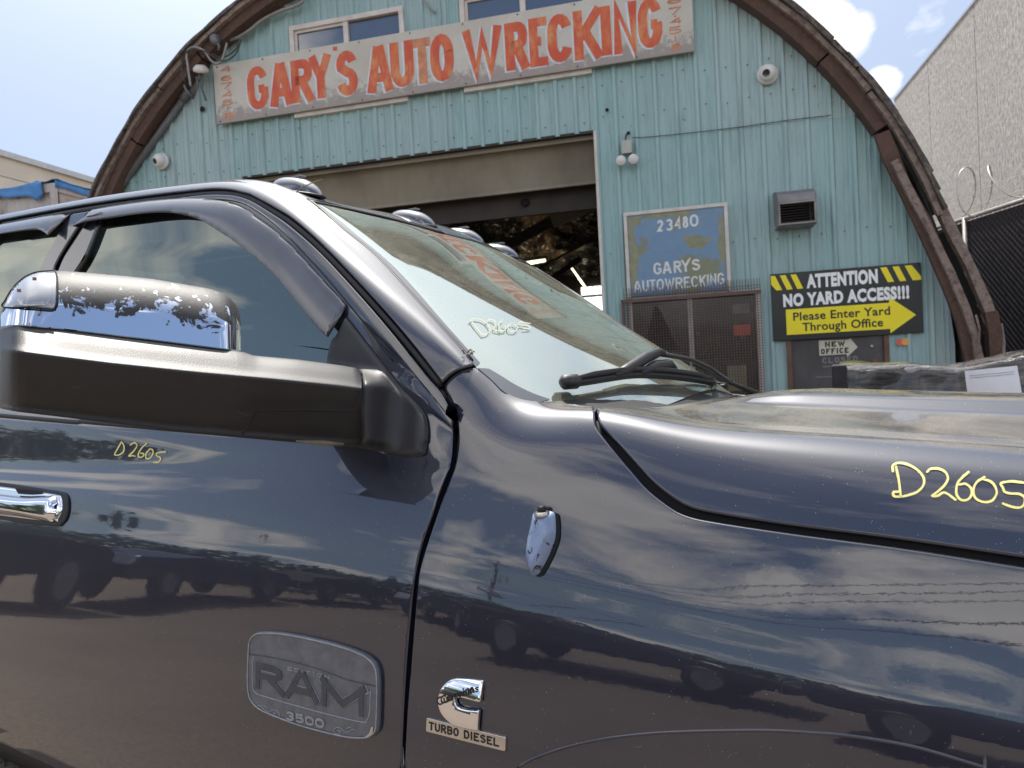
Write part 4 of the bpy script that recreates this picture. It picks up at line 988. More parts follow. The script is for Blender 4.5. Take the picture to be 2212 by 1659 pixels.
# ------------------------------------------------------------------ lettering tools
def arc(cx, cy, rx, ry, a0, a1, n=14): return [(cx + rx * math.cos(R_(a)), cy + ry * math.sin(R_(a))) for a in np.linspace(a0, a1, n)]
GL = {
 'A': [[(0, 0), (.40, 1)], [(1, 0), (.60, 1)], [(.16, .27), (.84, .27)]],
 'B': [[(0, 0), (0, 1), (.6, 1)] + arc(.62, .77, .33, .23, 90, -90, 9) + [(0, .54)], [(.6, .54)] + arc(.65, .27, .35, .27, 90, -90, 9) + [(0, 0)]],
 'C': [arc(.5, .66, .5, .34, 18, 180, 10) + arc(.5, .34, .5, .34, 180, 342, 10)],
 'D': [[(0, 0), (0, 1), (.4, 1)] + arc(.5, .62, .5, .38, 90, 0, 7) + arc(.5, .38, .5, .38, 0, -90, 7) + [(0, 0)]],
 'E': [[(1, 1), (0, 1), (0, 0), (1, 0)], [(0, .52), (.82, .52)]], 'F': [[(1, 1), (0, 1), (0, 0)], [(0, .52), (.8, .52)]],
 'G': [arc(.5, .66, .5, .34, 20, 180, 10) + arc(.5, .34, .5, .34, 180, 335, 9) + [(1, .24), (1, .50)], [(1.0, .46), (.56, .46)]],
 'I': [[(.5, 0), (.5, 1)]], 'K': [[(0, 0), (0, 1)], [(1, 1), (.08, .42)], [(.36, .58), (1, 0)]], 'L': [[(0, 1), (0, 0), (1, 0)]],
 'M': [[(0, 0), (0, 1)], [(0, 1), (.5, .18), (1, 1)], [(1, 1), (1, 0)]], 'N': [[(0, 0), (0, 1), (1, 0), (1, 1)]],
 'O': [arc(.5, .62, .5, .38, 0, 180, 9) + arc(.5, .38, .5, .38, 180, 360, 9) + [(1, .62), (.99, .66)]],
 'P': [[(0, 0), (0, 1), (.6, 1)] + arc(.62, .75, .36, .25, 90, -90, 9) + [(0, .5)]],
 'R': [[(0, 0), (0, 1), (.58, 1)] + arc(.6, .76, .38, .24, 90, -90, 9) + [(0, .52)], [(.5, .5), (1, 0)]],
 'S': [arc(.5, .76, .46, .24, 8, 200, 9) + [(.5, .53)] + arc(.5, .26, .48, .26, 60, -168, 11)],
 'T': [[(0, 1), (1, 1)], [(.5, 1), (.5, 0)]], 'U': [[(0, 1), (0, .34)] + arc(.5, .34, .5, .34, 180, 360, 11) + [(1, 1)]],
 'W': [[(0, 1), (.26, 0), (.5, .9), (.74, 0), (1, 1)]], 'Y': [[(0, 1), (.5, .48), (1, 1)], [(.5, .5), (.5, 0)]],
 "'": [[(.6, 1), (.4, .72)]], '!': [[(.5, 1), (.5, .32)], [(.5, .1), (.5, 0)]], '.': [[(.5, .1), (.5, 0)]], '-': [[(.1, .5), (.9, .5)]],
 '0': None, '1': [[(.5, 0), (.5, 1)]],
 '2': [arc(.5, .72, .48, .28, 170, -20, 9) + [(0, 0), (1, 0)]], '3': [arc(.45, .75, .45, .25, 150, -80, 9) + [(.4, .52)], [(.45, .52)] + arc(.45, .27, .5, .27, 80, -155, 10)],
 '4': [[(.78, 0), (.78, 1), (0, .3), (1, .3)]], '5': [[(.95, 1), (.1, 1), (.06, .56), (.4, .62)] + arc(.46, .31, .5, .31, 70, -150, 10)],
 '6': [[(.9, .92), (.5, 1)] + arc(.5, .62, .48, .36, 100, 180, 5) + arc(.5, .30, .48, .30, 180, 540, 16)], '7': [[(0, 1), (1, 1), (.35, 0)]],
 '8': [arc(.5, .77, .40, .23, -90, 270, 14), arc(.5, .27, .48, .27, 90, 450, 14)],
}
GL['0'] = GL['O']
GL['H'] = [[(0, 0), (0, 1)], [(1, 0), (1, 1)], [(0, .5), (1, .5)]]
def ribbon(pts, w, closed=False):
    P = np.array(pts, float); k = [0]
    for i in range(1, len(P)):
        if np.linalg.norm(P[i] - P[k[-1]]) > 1e-5: k.append(i)
    P = P[k]; n = len(P)
    d = np.diff(P, axis=0); d /= np.linalg.norm(d, axis=1, keepdims=True); L = []; R = []
    for i in range(n):
        a = d[max(i - 1, 0)]; b = d[min(i, n - 2)]; na = np.array([-a[1], a[0]]); nb = np.array([-b[1], b[0]]); m_ = na + nb; q = np.linalg.norm(m_)
        m_ = m_ / q if q > 1e-6 else na; c_ = max(m_ @ na, .42); L.append(P[i] + m_ * w / 2 / c_); R.append(P[i] - m_ * w / 2 / c_)
    return L, R
def letters(name, items, w, place, m, parent, lift=.001, thick=.0, slant=0., jitter=0., squash=1.0, outline=False):
    o = None
    for it in items: o = letters_(name, [it], w, place, m, parent, lift, thick, slant, jitter, squash)
    return o
def letters_(name, items, w, place, m, parent, lift=.001, thick=.0, slant=0., jitter=0., squash=1.0, outline=False):
    """items: (char, x0, x1, y0, y1) boxes in layout units; place(x, y, up) -> 3-D point; one mesh"""
    mb = MB(); lay = 0
    for it in items:
        ch, x0, x1, y0, y1 = it[:5]; wi = it[5] if len(it) > 5 else w
        a, b, c, d = x0 + wi / 2, x1 - wi / 2, y0 + wi / 2, y1 - wi / 2
        for st in GL[ch]:
            lay += 1; e = lift + .00025 * (lay % 4)
            if False:
                pts = [(a + p[0] * (b - a), y0 + (wi / 2 if 0.1 < p[1] < .9 else 0) * 0 + c - (wi / 2 if p[1] < .02 and ch not in 'EL' else 0) + p[1] * (d - c) + ((wi / 2) if p[1] < .02 and ch not in 'EL' else 0) * 0 + ((wi / 2) if p[1] > .98 and ch in 'HIKNMWY1' else 0)) for p in st]
            else: pts = [(a + p[0] * (b - a), c + p[1] * (d - c)) for p in st]
            pts = [(x + slant * (y - y0), y) for x, y in pts]
            if ch not in 'S2356890CGOB':      # run the ends of upright strokes out to the full height
                for e_, i_, j_ in ((0, 0, 1), (1, -1, -2)):
                    p0_, q0_ = pts[i_], pts[j_]
                    if st[i_][0] in (0, 1) and abs(p0_[0] - q0_[0]) > 3 * abs(p0_[1] - q0_[1]) and ch in 'TEFLZ7': pts[i_] = (p0_[0] + math.copysign(wi / 2, p0_[0] - q0_[0]), p0_[1])
                    elif st[i_][1] in (0, 1) and abs(pts[i_][1] - pts[j_][1]) > .5 * abs(pts[i_][0] - pts[j_][0]):
                        p, q = np.array(pts[i_]), np.array(pts[j_]); u = (p - q) / np.linalg.norm(p - q); pts[i_] = tuple(p + u * wi / 2 / max(abs(u[1]), .5))
            # subdivide so long strokes can follow a curved panel
            Q = [pts[0]]
            for p, q in zip(pts[:-1], pts[1:]):
                k = 1 if not squash else max(1, int(math.hypot(q[0] - p[0], q[1] - p[1]) / (wi * 3)))
                Q += [(p[0] + (q[0] - p[0]) * j / k, p[1] + (q[1] - p[1]) * j / k) for j in range(1, k + 1)]
            L, R = ribbon(Q, wi); n = len(L)
            vs = [place(p[0], p[1], e + thick) for p in L] + [place(p[0], p[1], e + thick) for p in R]
            fs = [(i, i + 1, n + i + 1, n + i) for i in range(n - 1)]
            if thick:
                vs += [place(p[0], p[1], e - .0005) for p in L] + [place(p[0], p[1], e - .0005) for p in R]
                fs += [(i, 2 * n + i, 2 * n + i + 1, i + 1) for i in range(n - 1)] + [(n + i, n + i + 1, 3 * n + i + 1, 3 * n + i) for i in range(n - 1)] + [(0, n, 3 * n, 2 * n), (n - 1, 3 * n - 1, 4 * n - 1, 2 * n - 1)]
            mb.add(vs, fs)
    o = mb.build(name, m, parent)
    return o
def line_items(txt, x0, x1, y0, y1, gap=.25, wid={}, w=None):
    """spread a line of capitals over a box"""
    W = {'I': .42, "'": .35, '!': .36, '1': .4, '.': .3, ' ': .6, 'M': 1.35, 'W': 1.45}; W.update(wid); tot = sum(W.get(c, 1) for c in txt) + gap * (len(txt) - 1); u = (x1 - x0) / tot; x = x0; out = []
    for c in txt:
        cw = W.get(c, 1) * u
        if c != ' ': out.append((c, x, x + cw, y0 if c != "'" else y0 + .0, y1) + ((w,) if w else ()))
        x += cw + gap * u
    return out
def quad_place(S, bl, br, tr, tl):
    """layout (0..1, 0..1) on a surface between four photo points"""
    C = [S.px(*p) for p in (bl, br, tr, tl)]
    def f(x, y, e):
        q = C[0] * (1 - x) * (1 - y) + C[1] * x * (1 - y) + C[2] * x * y + C[3] * (1 - x) * y; return S.at([q])[0] + S.nrm([q])[0] * e
    return f
def metric_place(S, bl, br, tr, tl):
    f = quad_place(S, bl, br, tr, tl); W = np.linalg.norm(f(1, 0, 0) - f(0, 0, 0)); H = np.linalg.norm(f(0, 1, 0) - f(0, 0, 0)); return (lambda x, y, e: f(x / W, y / H, e)), W, H
def font_text(name, txt, place, W, H, m, parent, lift=.001, bold=.0, spacing=1.0, cap=.73, thick=0):
    cu = bpy.data.curves.new(name, 'FONT'); cu.body = txt; cu.offset = bold; cu.space_character = spacing; cu.resolution_u = 3; cu.fill_mode = 'FRONT'
    o = bpy.data.objects.new(name, cu); COL.objects.link(o); bpy.context.view_layer.update(); me = bpy.data.meshes.new_from_object(o.evaluated_get(bpy.context.evaluated_depsgraph_get())); bpy.data.objects.remove(o)
    co = np.array([v.co[:] for v in me.vertices]); x0, x1 = co[:, 0].min(), co[:, 0].max(); sx = W / (x1 - x0); sy = H / cap
    vs = [place((p[0] - x0) * sx, p[1] * sy, lift) for p in co]; fs = [tuple(p.vertices) for p in me.polygons]
    # every glyph piece becomes an object of its own
    par = list(range(len(vs)))
    def find(a):
        while par[a] != a: par[a] = par[par[a]]; a = par[a]
        return a
    for f in fs:
        for a in f[1:]: par[find(a)] = find(f[0])
    gr = {}
    for f in fs: gr.setdefault(find(f[0]), []).append(f)
    for g_ in gr.values():
        ids = sorted({i for f in g_ for i in f}); mp = {i: k for k, i in enumerate(ids)}; o = MB().add([vs[i] for i in ids], [tuple(mp[i] for i in f) for f in g_]).build(name, m, parent)
    return o
# ---- marker pen numbers
def scribble(strokes, S, w, m, parent, lift, name):
    mb = MB()
    for k, st in enumerate(strokes):
        P = cr(st, 3); wv = w * (1 + .16 * np.sin(np.arange(len(P)) * .37 + k * 2) + .08 * rng.normal(size=len(P))); L, R = ribbon(P, w); L = [P_ + (l_ - P_) * f_ / w for P_, l_, f_ in zip(P, L, wv)] if len(L) == len(P) else L; n = len(L)
        # rounded pen ends
        A = [S.at([S.px(*p)])[0] + S.nrm([S.px(*p)])[0] * (lift + .00012 * k) for p in L]; B = [S.at([S.px(*p)])[0] + S.nrm([S.px(*p)])[0] * (lift + .00012 * k) for p in R]
        mb.add(A + B, [(i, i + 1, n + i + 1, n + i) for i in range(n - 1)])
        for c_ in (P[0], P[-1]):
            ring = [(c_[0] + w / 2 * math.cos(a), c_[1] + w / 2 * math.sin(a)) for a in np.linspace(0, 2 * math.pi, 8, False)]
            mb.add([S.at([S.px(*p)])[0] + S.nrm([S.px(*p)])[0] * (lift + .0006 + .00012 * k) for p in ring], [tuple(range(8))])
    return mb.build(name, m, parent)
def off(pts, ox, oy): return [(ox + x / 3, oy + y / 3) for x, y in pts]
HX, HY = 1474.7, 553.
scribble([off(p, HX, HY) for p in (
 [(1383, 1370), (1398, 1440), (1412, 1552)], [(1362, 1398), (1362, 1362), (1395, 1345), (1450, 1350), (1515, 1385), (1560, 1435), (1560, 1485), (1520, 1530), (1460, 1552), (1405, 1561), (1368, 1557), (1366, 1532), (1400, 1530)],
 [(1585, 1402), (1605, 1384), (1655, 1380), (1700, 1402), (1718, 1445), (1695, 1490), (1650, 1530), (1618, 1555), (1650, 1556), (1690, 1535), (1725, 1550), (1768, 1582)],
 [(1852, 1405), (1815, 1435), (1778, 1480), (1775, 1545), (1805, 1583), (1848, 1580), (1872, 1545), (1866, 1505), (1830, 1478), (1792, 1485)],
 [(1955, 1438), (1905, 1468), (1883, 1520), (1898, 1572), (1950, 1597), (2005, 1586), (2035, 1540), (2020, 1490), (1985, 1460), (1940, 1448)],
 [(2260, 1476), (2190, 1470), (2120, 1464), (2062, 1476), (2075, 1505), (2088, 1532), (2130, 1543), (2180, 1545), (2215, 1568), (2212, 1610), (2185, 1632), (2140, 1630), (2075, 1608)])], FRT, 5.2, 'marker', hood, .0010, 'marker_number')
scribble([off(p, 0, HY) for p in (
 [(790, 1202), (770, 1240), (745, 1285), (770, 1290), (800, 1270), (806, 1235), (790, 1202)], [(848, 1224), (872, 1210), (890, 1228), (868, 1265), (838, 1295), (860, 1294), (878, 1298)],
 [(955, 1215), (925, 1240), (900, 1280), (905, 1304), (928, 1300), (935, 1282), (915, 1278)], [(975, 1250), (950, 1280), (950, 1312), (975, 1310), (995, 1280), (990, 1255), (972, 1252)],
 [(1078, 1270), (1045, 1272), (1018, 1278), (1020, 1296), (1040, 1305), (1045, 1320), (1028, 1337), (1000, 1338)])], CAB, 2.9, 'marker', door, .0009, 'marker_number')
CAB_W = CAB
scribble([off(p, 737.3, HY) for p in (
 [(838, 415), (870, 460), (912, 510)], [(832, 425), (850, 408), (900, 412), (945, 440), (962, 475), (950, 500), (915, 512)],
 [(940, 425), (965, 412), (995, 425), (1000, 445), (985, 475), (1005, 484), (1035, 490)], [(1045, 415), (1022, 440), (1025, 475), (1055, 485), (1066, 462), (1045, 450)],
 [(1100, 440), (1078, 460), (1090, 488), (1125, 488), (1140, 462), (1115, 440)], [(1222, 440), (1160, 430), (1150, 448), (1205, 455), (1222, 470), (1180, 474)])], CAB, 2.1, 'marker_pale', wsh, .0008, 'marker_number')
# ------------------------------------------------------------------ badges
bo = [(544, 1384), (549, 1373), (558, 1366), (570, 1363), (618, 1365), (690, 1379), (747, 1394), (780, 1406), (800, 1416), (816, 1432), (823, 1456), (824, 1510), (822, 1566), (819, 1580), (811, 1588), (793, 1594), (747, 1590), (661, 1568), (598, 1545), (566, 1530), (551, 1515), (544, 1500), (541, 1474), (542, 1420)]
pb, pq = panel('model_badge', CAB, [('P', bo + [bo[0]])], 'badge', door, r=.006, depth=.012, grid=.012, step=.005, lift=.010, uvout=True)
def ring_on(S, pts, r, lift, name, m, parent):
    P = S.pxs(cr(pts, 6, False)); return MB().tube(S.at(P) + S.nrm(P) * lift, r, 6).build(name, m, parent)
ring_on(CAB, [(x + (682 - x) * .016, y + (1478 - y) * .03) for x, y in bo + [bo[0]]], .0018, .0108, 'badge_rim', 'badge_lite', pb)
ring_on(CAB, [(546, 1411), (600, 1419), (680, 1438), (760, 1466), (822, 1480)], .0012, .0102, 'badge_seam', 'badge_dark', pb)
ring_on(CAB, [(556, 1416), (554, 1440), (554, 1480), (560, 1493), (580, 1502), (700, 1536), (790, 1557), (800, 1553), (806, 1535), (808, 1490)], .0013, .0104, 'badge_frame', 'badge_lite', pb)
f_, W_, H_ = metric_place(CAB, (562, 1484), (796, 1546), (796, 1484), (562, 1428))
letters('badge_lettering', [('R', 0, W_ * .27, H_ * .0, H_ * 1.0), ('A', W_ * .30, W_ * .60, 0, H_), ('M', W_ * .635, W_ * 1.0, 0, H_)], H_ * .25, f_, 'badge_dark', pb, .0112, .002)
letters('badge_lettering', [('R', -.001, W_ * .272, H_ * .0, H_ * 1.0), ('A', W_ * .295, W_ * .605, 0, H_), ('M', W_ * .630, W_ * 1.005, 0, H_)], H_ * .30, f_, 'badge_lite', pb, .0102, .0008)
f_, W_, H_ = metric_place(CAB, (627, 1552), (709, 1571), (709, 1551), (627, 1532))
letters('badge_lettering', line_items('3500', 0, W_, 0, H_, .14), H_ * .24, f_, 'badge_lite', pb, .0105, .0015)
f_, W_, H_ = metric_place(CAB, (630, 1446), (720, 1465), (720, 1457), (630, 1437))
letters('badge_lettering', line_items('EDITION', 0, W_, 0, H_, .5), H_ * .26, f_, 'badge_lite', pb, .0104, .0006)
for sx, ox, oy in ((1, 590, 1536), (-1, 752, 1578)):
    for pts in ([(0, 0), (8, -7), (18, -6), (23, 2), (17, 8), (9, 5), (9, 0), (14, -1)], [(0, 0), (-10, -3), (-18, -10), (-26, -9)], [(-2, -4), (-8, -11), (-14, -12)]):
        ring_on(CAB, [(ox + sx * x, oy + y + .22 * sx * x * .9) for x, y in pts], .0009, .0106, 'badge_scroll', 'badge_lite', pb)
panel('worn_corner', CAB, [('P', [(815, 1568), (811, 1585), (799, 1591), (795, 1590), (806, 1580), (811, 1566), (815, 1568)])], 'silver', pb, r=0, depth=0, lift=.0118, step=.004, grid=.01)
tp = [(924.5, 1549), (1010, 1570), (1095, 1591), (1094.5, 1607), (1094, 1622), (1010, 1601), (923, 1579), (923.5, 1564)]
tb = panel('engine_badge', FRT, [('P', tp[:3]), ('P', tp[2:5]), ('P', tp[4:7]), ('P', [tp[6], tp[7], tp[0]])], 'silver', fender, r=.0012, depth=.005, grid=.01, step=.004, lift=.005)
f_, W_, H_ = metric_place(FRT, (930, 1575), (1081, 1612), (1081, 1594), (930, 1557))
letters('badge_lettering', line_items('TURBO DIESEL', 0, W_, 0, H_, .22), H_ * .20, f_, 'ink', tb, .0056)
cu = [[(1045.5, 1469.5), (1015, 1464), (993, 1462)], [(993, 1462), (975, 1468), (960, 1484), (953, 1504), (953, 1520), (960, 1539), (975, 1556), (992, 1566), (1012, 1571), (1038, 1576)], [(1038, 1576), (1039.5, 1550), (1041, 1532)], [(1041, 1532), (1018, 1530), (1002, 1527)], [(1002, 1527), (994, 1522), (990, 1513), (993, 1506), (1002, 1504)], [(1002, 1504), (1020, 1509), (1035, 1513)], [(1035, 1513), (1042, 1514), (1044, 1509)], [(1044, 1509), (1045, 1490), (1045.5, 1469.5)]]
cb = panel('engine_badge', FRT, [('P', c_) for c_ in cu], 'chrome', fender, r=.0022, depth=.006, grid=.006, step=.003, lift=.0085, disp=lambda UV, P: .003 - 3.2 * np.maximum(UV[:, 1] - UV[:, 1].mean(), 0)**2)
f_, W_, H_ = metric_place(FRT, (957, 1520), (1036, 1489), (1032, 1472), (952, 1503))
font_text('badge_lettering', 'Cummins', f_, W_, H_, 'ink', cb, .0175, .035)
# rocker under the doors
for sg in (-1, 1): MB().grid([[(s_, sg * t, h) for t, h in ((.90, .30), (.955, .28), (.985, .33), (.985, .385), (.955, .41))] for s_ in (-2.98, -1.5, .20)]).build('rocker_panel', 'rubber', truck)

ap = FRT.pxs(cr([(1118, 1659), (1150, 1640), (1220, 1615), (1300, 1597), (1400, 1585), (1500, 1580), (1650, 1578), (1750, 1583), (1850, 1592), (1980, 1615), (2130, 1659)], 14)); MB().tube(FRT.at(ap) - FRT.nrm(ap) * .0022, .0034, 8).build('wheel_arch_crease', 'paint', fender)
# ------------------------------------------------------------------ the shop front (own frame: x along the wall, y into the building, z up)
BA, DB = R_(13.7), 7.46
Ev = np.array([math.cos(BA), -math.sin(BA), 0]); Dv = np.array([math.sin(BA), math.cos(BA), 0]); SHOP_O = DB * Dv
def shop_empty(name, x, y, z, *a, **k):
    p = SHOP_O + Ev * x + Dv * y; o = empty(name, (p[0], p[1], z), -BA, *a, **k); return o
def fp(px, py, out=0.):
    d = ray(px, py); k = (DB - out) / (d @ Dv); P = EYEP + k * d; return P @ Ev, P[2]
shop = shop_empty('arched_workshop', 0, 0, 0, 'teal corrugated arched workshop with a big open roller door', 'building')
AX, AZ, AR = -2.5, 1.15, 4.98
def arch_z(x, r=AR):
    d = r * r - (x - AX)**2; return AZ + math.sqrt(d) if d > 0 else AZ
def arch_half(z): return math.sqrt(max(AR**2 - (max(z, AZ) - AZ)**2, 0))
# openings: x0, x1, z0, z1
OPEN = {'door': (-4.90, -.785, 0, 3.85), 'w1': (-4.14, -2.85, 4.50, 5.42), 'w2': (-2.11, -.83, 4.50, 5.42), 'office': (-.52, .74, .95, 2.08), 'man': (.99, 1.90, 0, 2.0)}
def siding(xa, xb, zlo, zhi=None):
    """ribbed sheet from xa to xb between zlo and the arch (or zhi), minus the openings"""
    prof = []; x = xa
    xs = []
    base = math.floor(xa / .2035) - 1
    for k in range(base, base + 40):
        c = k * .2035 + .045
        for dx, d in ((-.030, 0), (-.014, -.024), (.014, -.024), (.030, 0), (.088, 0), (.094, -.005), (.103, -.005), (.109, 0), (.128, 0), (.134, -.005), (.143, -.005), (.149, 0)):
            xs.append((c + dx, d))
    xs = sorted(q for q in xs if xa < q[0] < xb); xs = [(xa, -.001)] + xs + [(xb, -.003)]
    ex = sorted({e for o in OPEN.values() for e in o[:2] if xa < e < xb})
    for e in ex: xs += [(e - .0005, 0), (e + .0005, 0)]
    xs.sort(); mb = MB()
    def ivals(x):
        top = min(arch_z(x) - .0, zhi or 99); iv = [(zlo, top)]
        for (a, b, c, d) in OPEN.values():
            if a < x < b:
                nv = []
                for lo, hi in iv:
                    if d <= lo or c >= hi: nv.append((lo, hi)); continue
                    if c > lo: nv.append((lo, c))
                    if d < hi: nv.append((d, hi))
                iv = nv
        return [q for q in iv if q[1] - q[0] > .01]
    for (x0, d0), (x1, d1) in zip(xs[:-1], xs[1:]):
        if x1 - x0 < 1e-5: continue
        for lo, hi in ivals((x0 + x1) / 2):
            h0 = min(hi, max(arch_z(x0), lo + .001)) if zhi is None else hi; h1 = min(hi, max(arch_z(x1), lo + .001)) if zhi is None else hi
            if hi >= arch_z((x0 + x1) / 2) - 1e-6: h0, h1 = max(arch_z(x0), lo), max(arch_z(x1), lo)
            mb.add([(x0, d0, lo), (x1, d1, lo), (x1, d1, h1), (x0, d0, h0)], [(0, 1, 2, 3)])
    return mb
splits = [-7.46, -6.9, -5.98, -5.06, -4.15, -3.23, -2.32, -1.40, -.785, -.52, .43, 1.34, 2.25, 2.47]
for k, (a, b) in enumerate(zip(splits[:-1], splits[1:])):
    zl = 3.73 - .025 * (k - 9) if a >= -.53 else 0          # horizontal lap to the right of the door
    for lo, hi in (((0, .95), (2.08, zl), (zl, None)) if a == -.52 else ((0, zl), (zl - .0, None)) if a >= -.5 else ((0, None),)):
        mb = siding(a, b, lo, hi)
        if not mb.v: continue
        o = mb.build('siding_sheet', 'teal', shop)
        o.location = (0, (-.004 if k % 2 else 0) - (.003 if (a >= -.5 and hi is None) else 0), 0)
sc_ = MB()
for (x, z) in [(x, z) for x in np.arange(-7.2, 2.4, .2035) for z in (4.33, 3.98, 2.6)]:
    if any(a - .05 < x < b + .05 and c - .05 < z < d + .03 for (a, b, c, d) in OPEN.values()) or z > arch_z(x) - .15 or (z > 4.2 and -5.2 < x < .3 and z > 4.4): continue
    x += rng.uniform(-.004, .004); z += rng.uniform(-.03, .03); sc_.lathe([(.008, 0), (.008, .003), (.005, .006), (0, .007)], (x, -.026, z), (0, -1, 0), 6)
s_ = sc_.build('screws', 'screw', shop); s_['kind'] = 'stuff'
for (px, py, r) in ((1312, 239, .020), (440, 237, .035), (1358, 289, .02)):
    x, z = fp(px, py); MB().lathe([(r, 0), (r * .8, .003), (0, .004)], (x, -.026, z), (0, -1, 0), 7).build('drilled_hole', 'void', shop)
# ---- curved eave: brown fascia boards, worn trim and rotted roof edge
def ring(name, m, r0, r1, y0, y1, a0, a1, rough=0., step=2.0, parent=shop, seedk=0, taper=False):
    n = max(2, int((a1 - a0) / step)); rows = []; rg = np.random.default_rng(int(a0 * 7) + seedk + 900)
    jj = rg.normal(0, 1, (n + 1, 4)); jj[1:-1] = (jj[1:-1] + jj[:-2] + jj[2:]) / 2
    for i in range(n + 1):
        a = R_(a0 + (a1 - a0) * i / n); c, s = math.cos(a), math.sin(a); e = rough * jj[i]; z_ = lambda r: max(AZ + r * s, -.2)
        q = [(r0 + e[0] * .3, y0 + e[1]), (r1 + e[0], y0 + e[1]), (r1 + e[2], y1), (r0 + e[2] * .3, y1), (r0 + e[0] * .3, y0 + e[1])]
        rows.append([(AX + r * c, y, AZ + r * s) for r, y in q])
    mb = MB().grid(rows, False); k = len(mb.v)
    mb.f += [(0, 1, 2, 3), tuple(k - 5 + i for i in (3, 2, 1, 0))]; mb.sm += [False, False]
    return mb.build(name, m, parent)
A0 = -13.
brk = [28, 38, 52, 70, 88, 106, 124, 139, 156, 176, 193]
for a, b in zip(brk[:-1], brk[1:]):
    ring('fascia_board', 'rust_wood', 4.90, 5.035, -.19, -.028, a + .12, b - .12, .003)
for a, b in zip([17, 32, 47, 66, 90, 112, 131, 150, 171], [32, 47, 66, 90, 112, 131, 150, 171, 193]):
    ring('edge_trim', 'worn_wood', 5.012, 5.062, -.245, -.192, a + .1, b - .1, .007, 1.2, seedk=3)
for j, (r0, r1, y0) in enumerate(((5.065, 5.090, -.285), (5.092, 5.112, -.26), (5.114, 5.132, -.225))):
    for a, b in zip(np.arange(17.5 + 2 * j, 190, 17.3), np.arange(17.5 + 2 * j, 190, 17.3) + 17.1):
        ring('roof_edge_layer', 'bark', r0, r1, y0, .2, a, min(b, 193), .0065, 1.4, seedk=11 + j)
# arched roof shell running back, with its crinkled lining
rows = [[(AX + 5.06 * math.cos(R_(a)), y, AZ + 5.06 * math.sin(R_(a))) for y in (.0, 4, 8, 12, 16)] for a in np.arange(-13.5, 194, 3)]
rs = MB().grid(rows).build('roof', 'roofing', shop)
na, nb = 150, 130; rg = np.random.default_rng(5)
from mathutils import noise as mn_
rows = []
for i in range(na):
    a = R_(-10 + 200 * i / (na - 1)); r_ = []
    for j in range(nb):
        y = .25 + 9.7 * (j / (nb - 1))
        w = mn_.fractal(Vector((a * 5.5 + y * 1.2, y * 3.4 - a * 3, 0)), .9, 2.1, 5) * .17 + abs(mn_.noise(Vector((a * 9 + y * 2, y * 1.3, 4)))) * .16
        r = 4.62 - w; r_.append((AX + r * math.cos(a), y, AZ + r * math.sin(a)))
    rows.append(r_)
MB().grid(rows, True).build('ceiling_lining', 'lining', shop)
rows = []
for i in range(90):
    x = -7.0 + 9.2 * i / 89; r_ = []
    for j in range(50):
        z = 3.36 + 2.5 * j / 49; w = mn_.fractal(Vector((x * 1.3 + z * .8, z * 2.6 - x * 1.1, 7)), .9, 2.1, 5) * .55 + abs(mn_.noise(Vector((x * 3 + z, z * 5.5 - x * 1.8, 2)))) * .4
        r_.append((x, 8.3 - w - .35 * (z - 3.36), z - .25 * mn_.noise(Vector((x * .9, 0, 9)))))
    rows.append(r_)
MB().grid(rows, True).build('crinkled_sheet', 'lining', shop)
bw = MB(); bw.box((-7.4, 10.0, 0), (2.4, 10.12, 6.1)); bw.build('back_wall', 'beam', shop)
def at_depth(px, py, y): return fp(px, py, -y)
for k, (px, py, y, L_, ang) in enumerate(((1014, 464, 6.0, .42, 3), (1152, 566, 7.2, .52, 6), (1250, 600, 7.6, .55, -58))):
    x, z = at_depth(px, py, y); d = Vector((math.cos(R_(ang)), .3 if k < 2 else .1, math.sin(R_(ang)))).normalized() * L_ / 2; c = Vector((x, y, z)); o = shop_empty('strip_light', 0, 0, 0, ('dim yellow strip light under the door curtain', 'yellow oval strip light glowing above the windscreen edge', 'slanted pale tube light near the bright panes')[k], 'light')
    ld_ = bpy.data.lights.new('lamp_glow', 'POINT'); ld_.energy = (6, 7, 5)[k]; ld_.color = (1, .88, .62); ld_.shadow_soft_size = .12; lo_ = bpy.data.objects.new('lamp_glow', ld_); COL.objects.link(lo_); lo_.location = c + Vector((0, -.05, -.16)); lo_.parent = o
    MB().tube([c - d, c + d], .035 if k < 2 else .022, 8).build('lit_tube', 'tube', o); MB().tube([c - d * 1.1 + Vector((0, .03, .05)), c + d * 1.1 + Vector((0, .03, .05))], .04, 4).build('housing', 'beam', o)
    sp = MB(); sp.tube([c + Vector((0, .03, .05)), c + Vector((0, .03, .9))], .008, 4); sp.build('hanger', 'beam', o)
# bright multi-pane window in the back wall, seen past the right jamb
for (a, b, c, d) in ((1256, 1279, 619, 638), (1282, 1302, 617, 636), (1256, 1279, 642, 680), (1282, 1302, 640, 690)):
    x0, z0 = at_depth(a, d, 9.95); x1, z1 = at_depth(b, c, 9.95); MB().box((x0, 9.93, z0), (x1, 9.97, z1)).build('bright_pane', 'litpane', shop)
# ragged brown ceiling panels and beams inside
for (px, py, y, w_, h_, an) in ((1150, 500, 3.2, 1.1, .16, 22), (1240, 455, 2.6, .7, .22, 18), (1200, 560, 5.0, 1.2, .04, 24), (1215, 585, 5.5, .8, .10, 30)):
    x, z = at_depth(px, py, y); rr = Matrix.Rotation(-R_(an), 3, 'Y'); MB().box((x - w_ / 2, y, z - h_ / 2), (x + w_ / 2, y + .03, z + h_ / 2), rr, (x, y, z)).build('rafter', 'curtain' if h_ > .18 else 'beam', shop)
